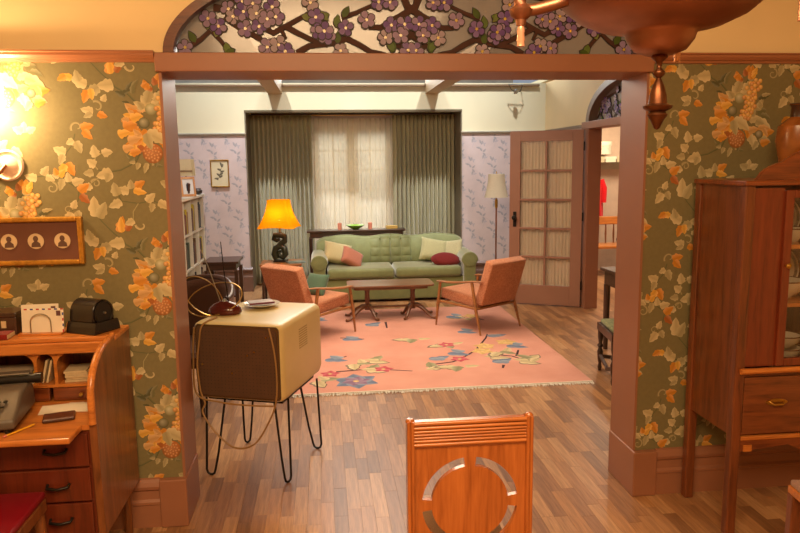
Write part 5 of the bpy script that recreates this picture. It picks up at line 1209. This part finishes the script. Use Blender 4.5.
# vase on the cabinet
t = thing('vase', 'amber brown painted vase on top of the china cabinet', 'vase', (2.155, 3.02, 1.608))
MB().lathe([(.05, 0), (.055, .01), (.075, .08), (.092, .17), (.085, .235), (.05, .265), (.036, .275), (.034, .32), (.042, .33), (.036, .33), (.03, .28), (0, .27)], 32).build('vase_body', plain('amber_glaze', S(156, 92, 40), .25, 0, .45, 12), t, smooth=40)
MB().lathe([(.0366, .275), (.0348, .32), (.0426, .331), (.0426, .336), (.034, .336)], 32).build('dark_neck', plain('dark_neck', S(60, 34, 20), .3), t, smooth=40)
# low stool at the right edge
t = thing('footstool', 'wooden stool with grey-pink pad at the right edge by the cabinet', 'stool', (2.02, 2.18, 0), R(-8))
MB().box(-.27, .25, -.18, .18, .435, .46).build('seat_pad', cloth('grey_pink_pad', S(160, 122, 104)), t, bevel=.008, seg=3)
bx(-.275, .255, -.185, .185, .405, .436).build('seat_rail', M_oak, t, bevel=.005)
for x in (-.255, .235):
    for y in (-.165, .165): bx(x-.02, x+.02, y-.02, y+.02, 0, .406).build('leg', M_mah, t, bevel=.004)

# ---- pendant lamp in the foreground
pn = thing('pendant_lamp', 'copper bronze pendant lamp with shallow bowl and tasselled finial', 'pendant light', (.735, 1.5, 0))
MB().lathe([(0, 1.925), (.03, 1.925), (.055, 1.935), (.070, 1.955), (.074, 1.968), (.082, 1.975), (.13, 1.985), (.175, 2.005), (.205, 2.03), (.218, 2.045), (.224, 2.052), (.224, 2.060), (.21, 2.062), (.17, 2.03), (.08, 2.0), (0, 1.99)], 56).build('bowl', M_bronze, pn, smooth=40)
MB().lathe([(0, 1.765), (.006, 1.768), (.014, 1.785), (.022, 1.797), (.017, 1.804), (.030, 1.811), (.032, 1.816), (.020, 1.821), (.018, 1.84), (.013, 1.858), (.008, 1.870), (.005, 1.876), (.013, 1.884), (.013, 1.89), (.005, 1.897), (.007, 1.91), (.018, 1.92), (.014, 1.93), (0, 1.93)], 20).build('finial', plain('aged_bronze', S(110, 66, 40), .35, .8, .4, 60), pn, smooth=60)
MB().tube([(0, 0, 2.0), (0, 0, 2.94)], .014, 10).build('stem', M_bronze, pn); MB().lathe([(.02, 2.88), (.06, 2.91), (.07, 2.948), (0, 2.948)], 24).build('ceiling_rose', M_bronze, pn, smooth=40)
M_drop = emit('frosted_candle_glass', (1, .78, .6, 1), .25)
for k in range(3):
    a_ = R(176-120*k); c_, s_ = cos(a_), sin(a_)
    ar = MB().tube(cord([(.19*c_, .19*s_, 2.045), (.24*c_, .24*s_, 2.03), (.29*c_, .29*s_, 2.02), (.308*c_, .308*s_, 2.035), (.30*c_, .30*s_, 2.06)]), .013, 8).build('arm', M_bronze, pn, smooth=True)
    MB().lathe([(0, 1.985), (.010, 1.988), (.012, 2.0), (.022, 2.008), (.026, 2.02), (.015, 2.03), (0, 2.03)], 16, (.305*c_, .305*s_, 0)).build('socket_cup', M_bronze, ar, smooth=40)
    MB().lathe([(0, 1.945), (.009, 1.945), (.008, 1.955), (.0095, 1.958), (.0075, 1.972), (.009, 1.976), (.006, 1.99), (0, 1.99)], 12, (.305*c_, .305*s_, 0)).build('drop', plain('pale_copper_%d' % k, S(226, 170, 140), .25, .5), ar, smooth=40)
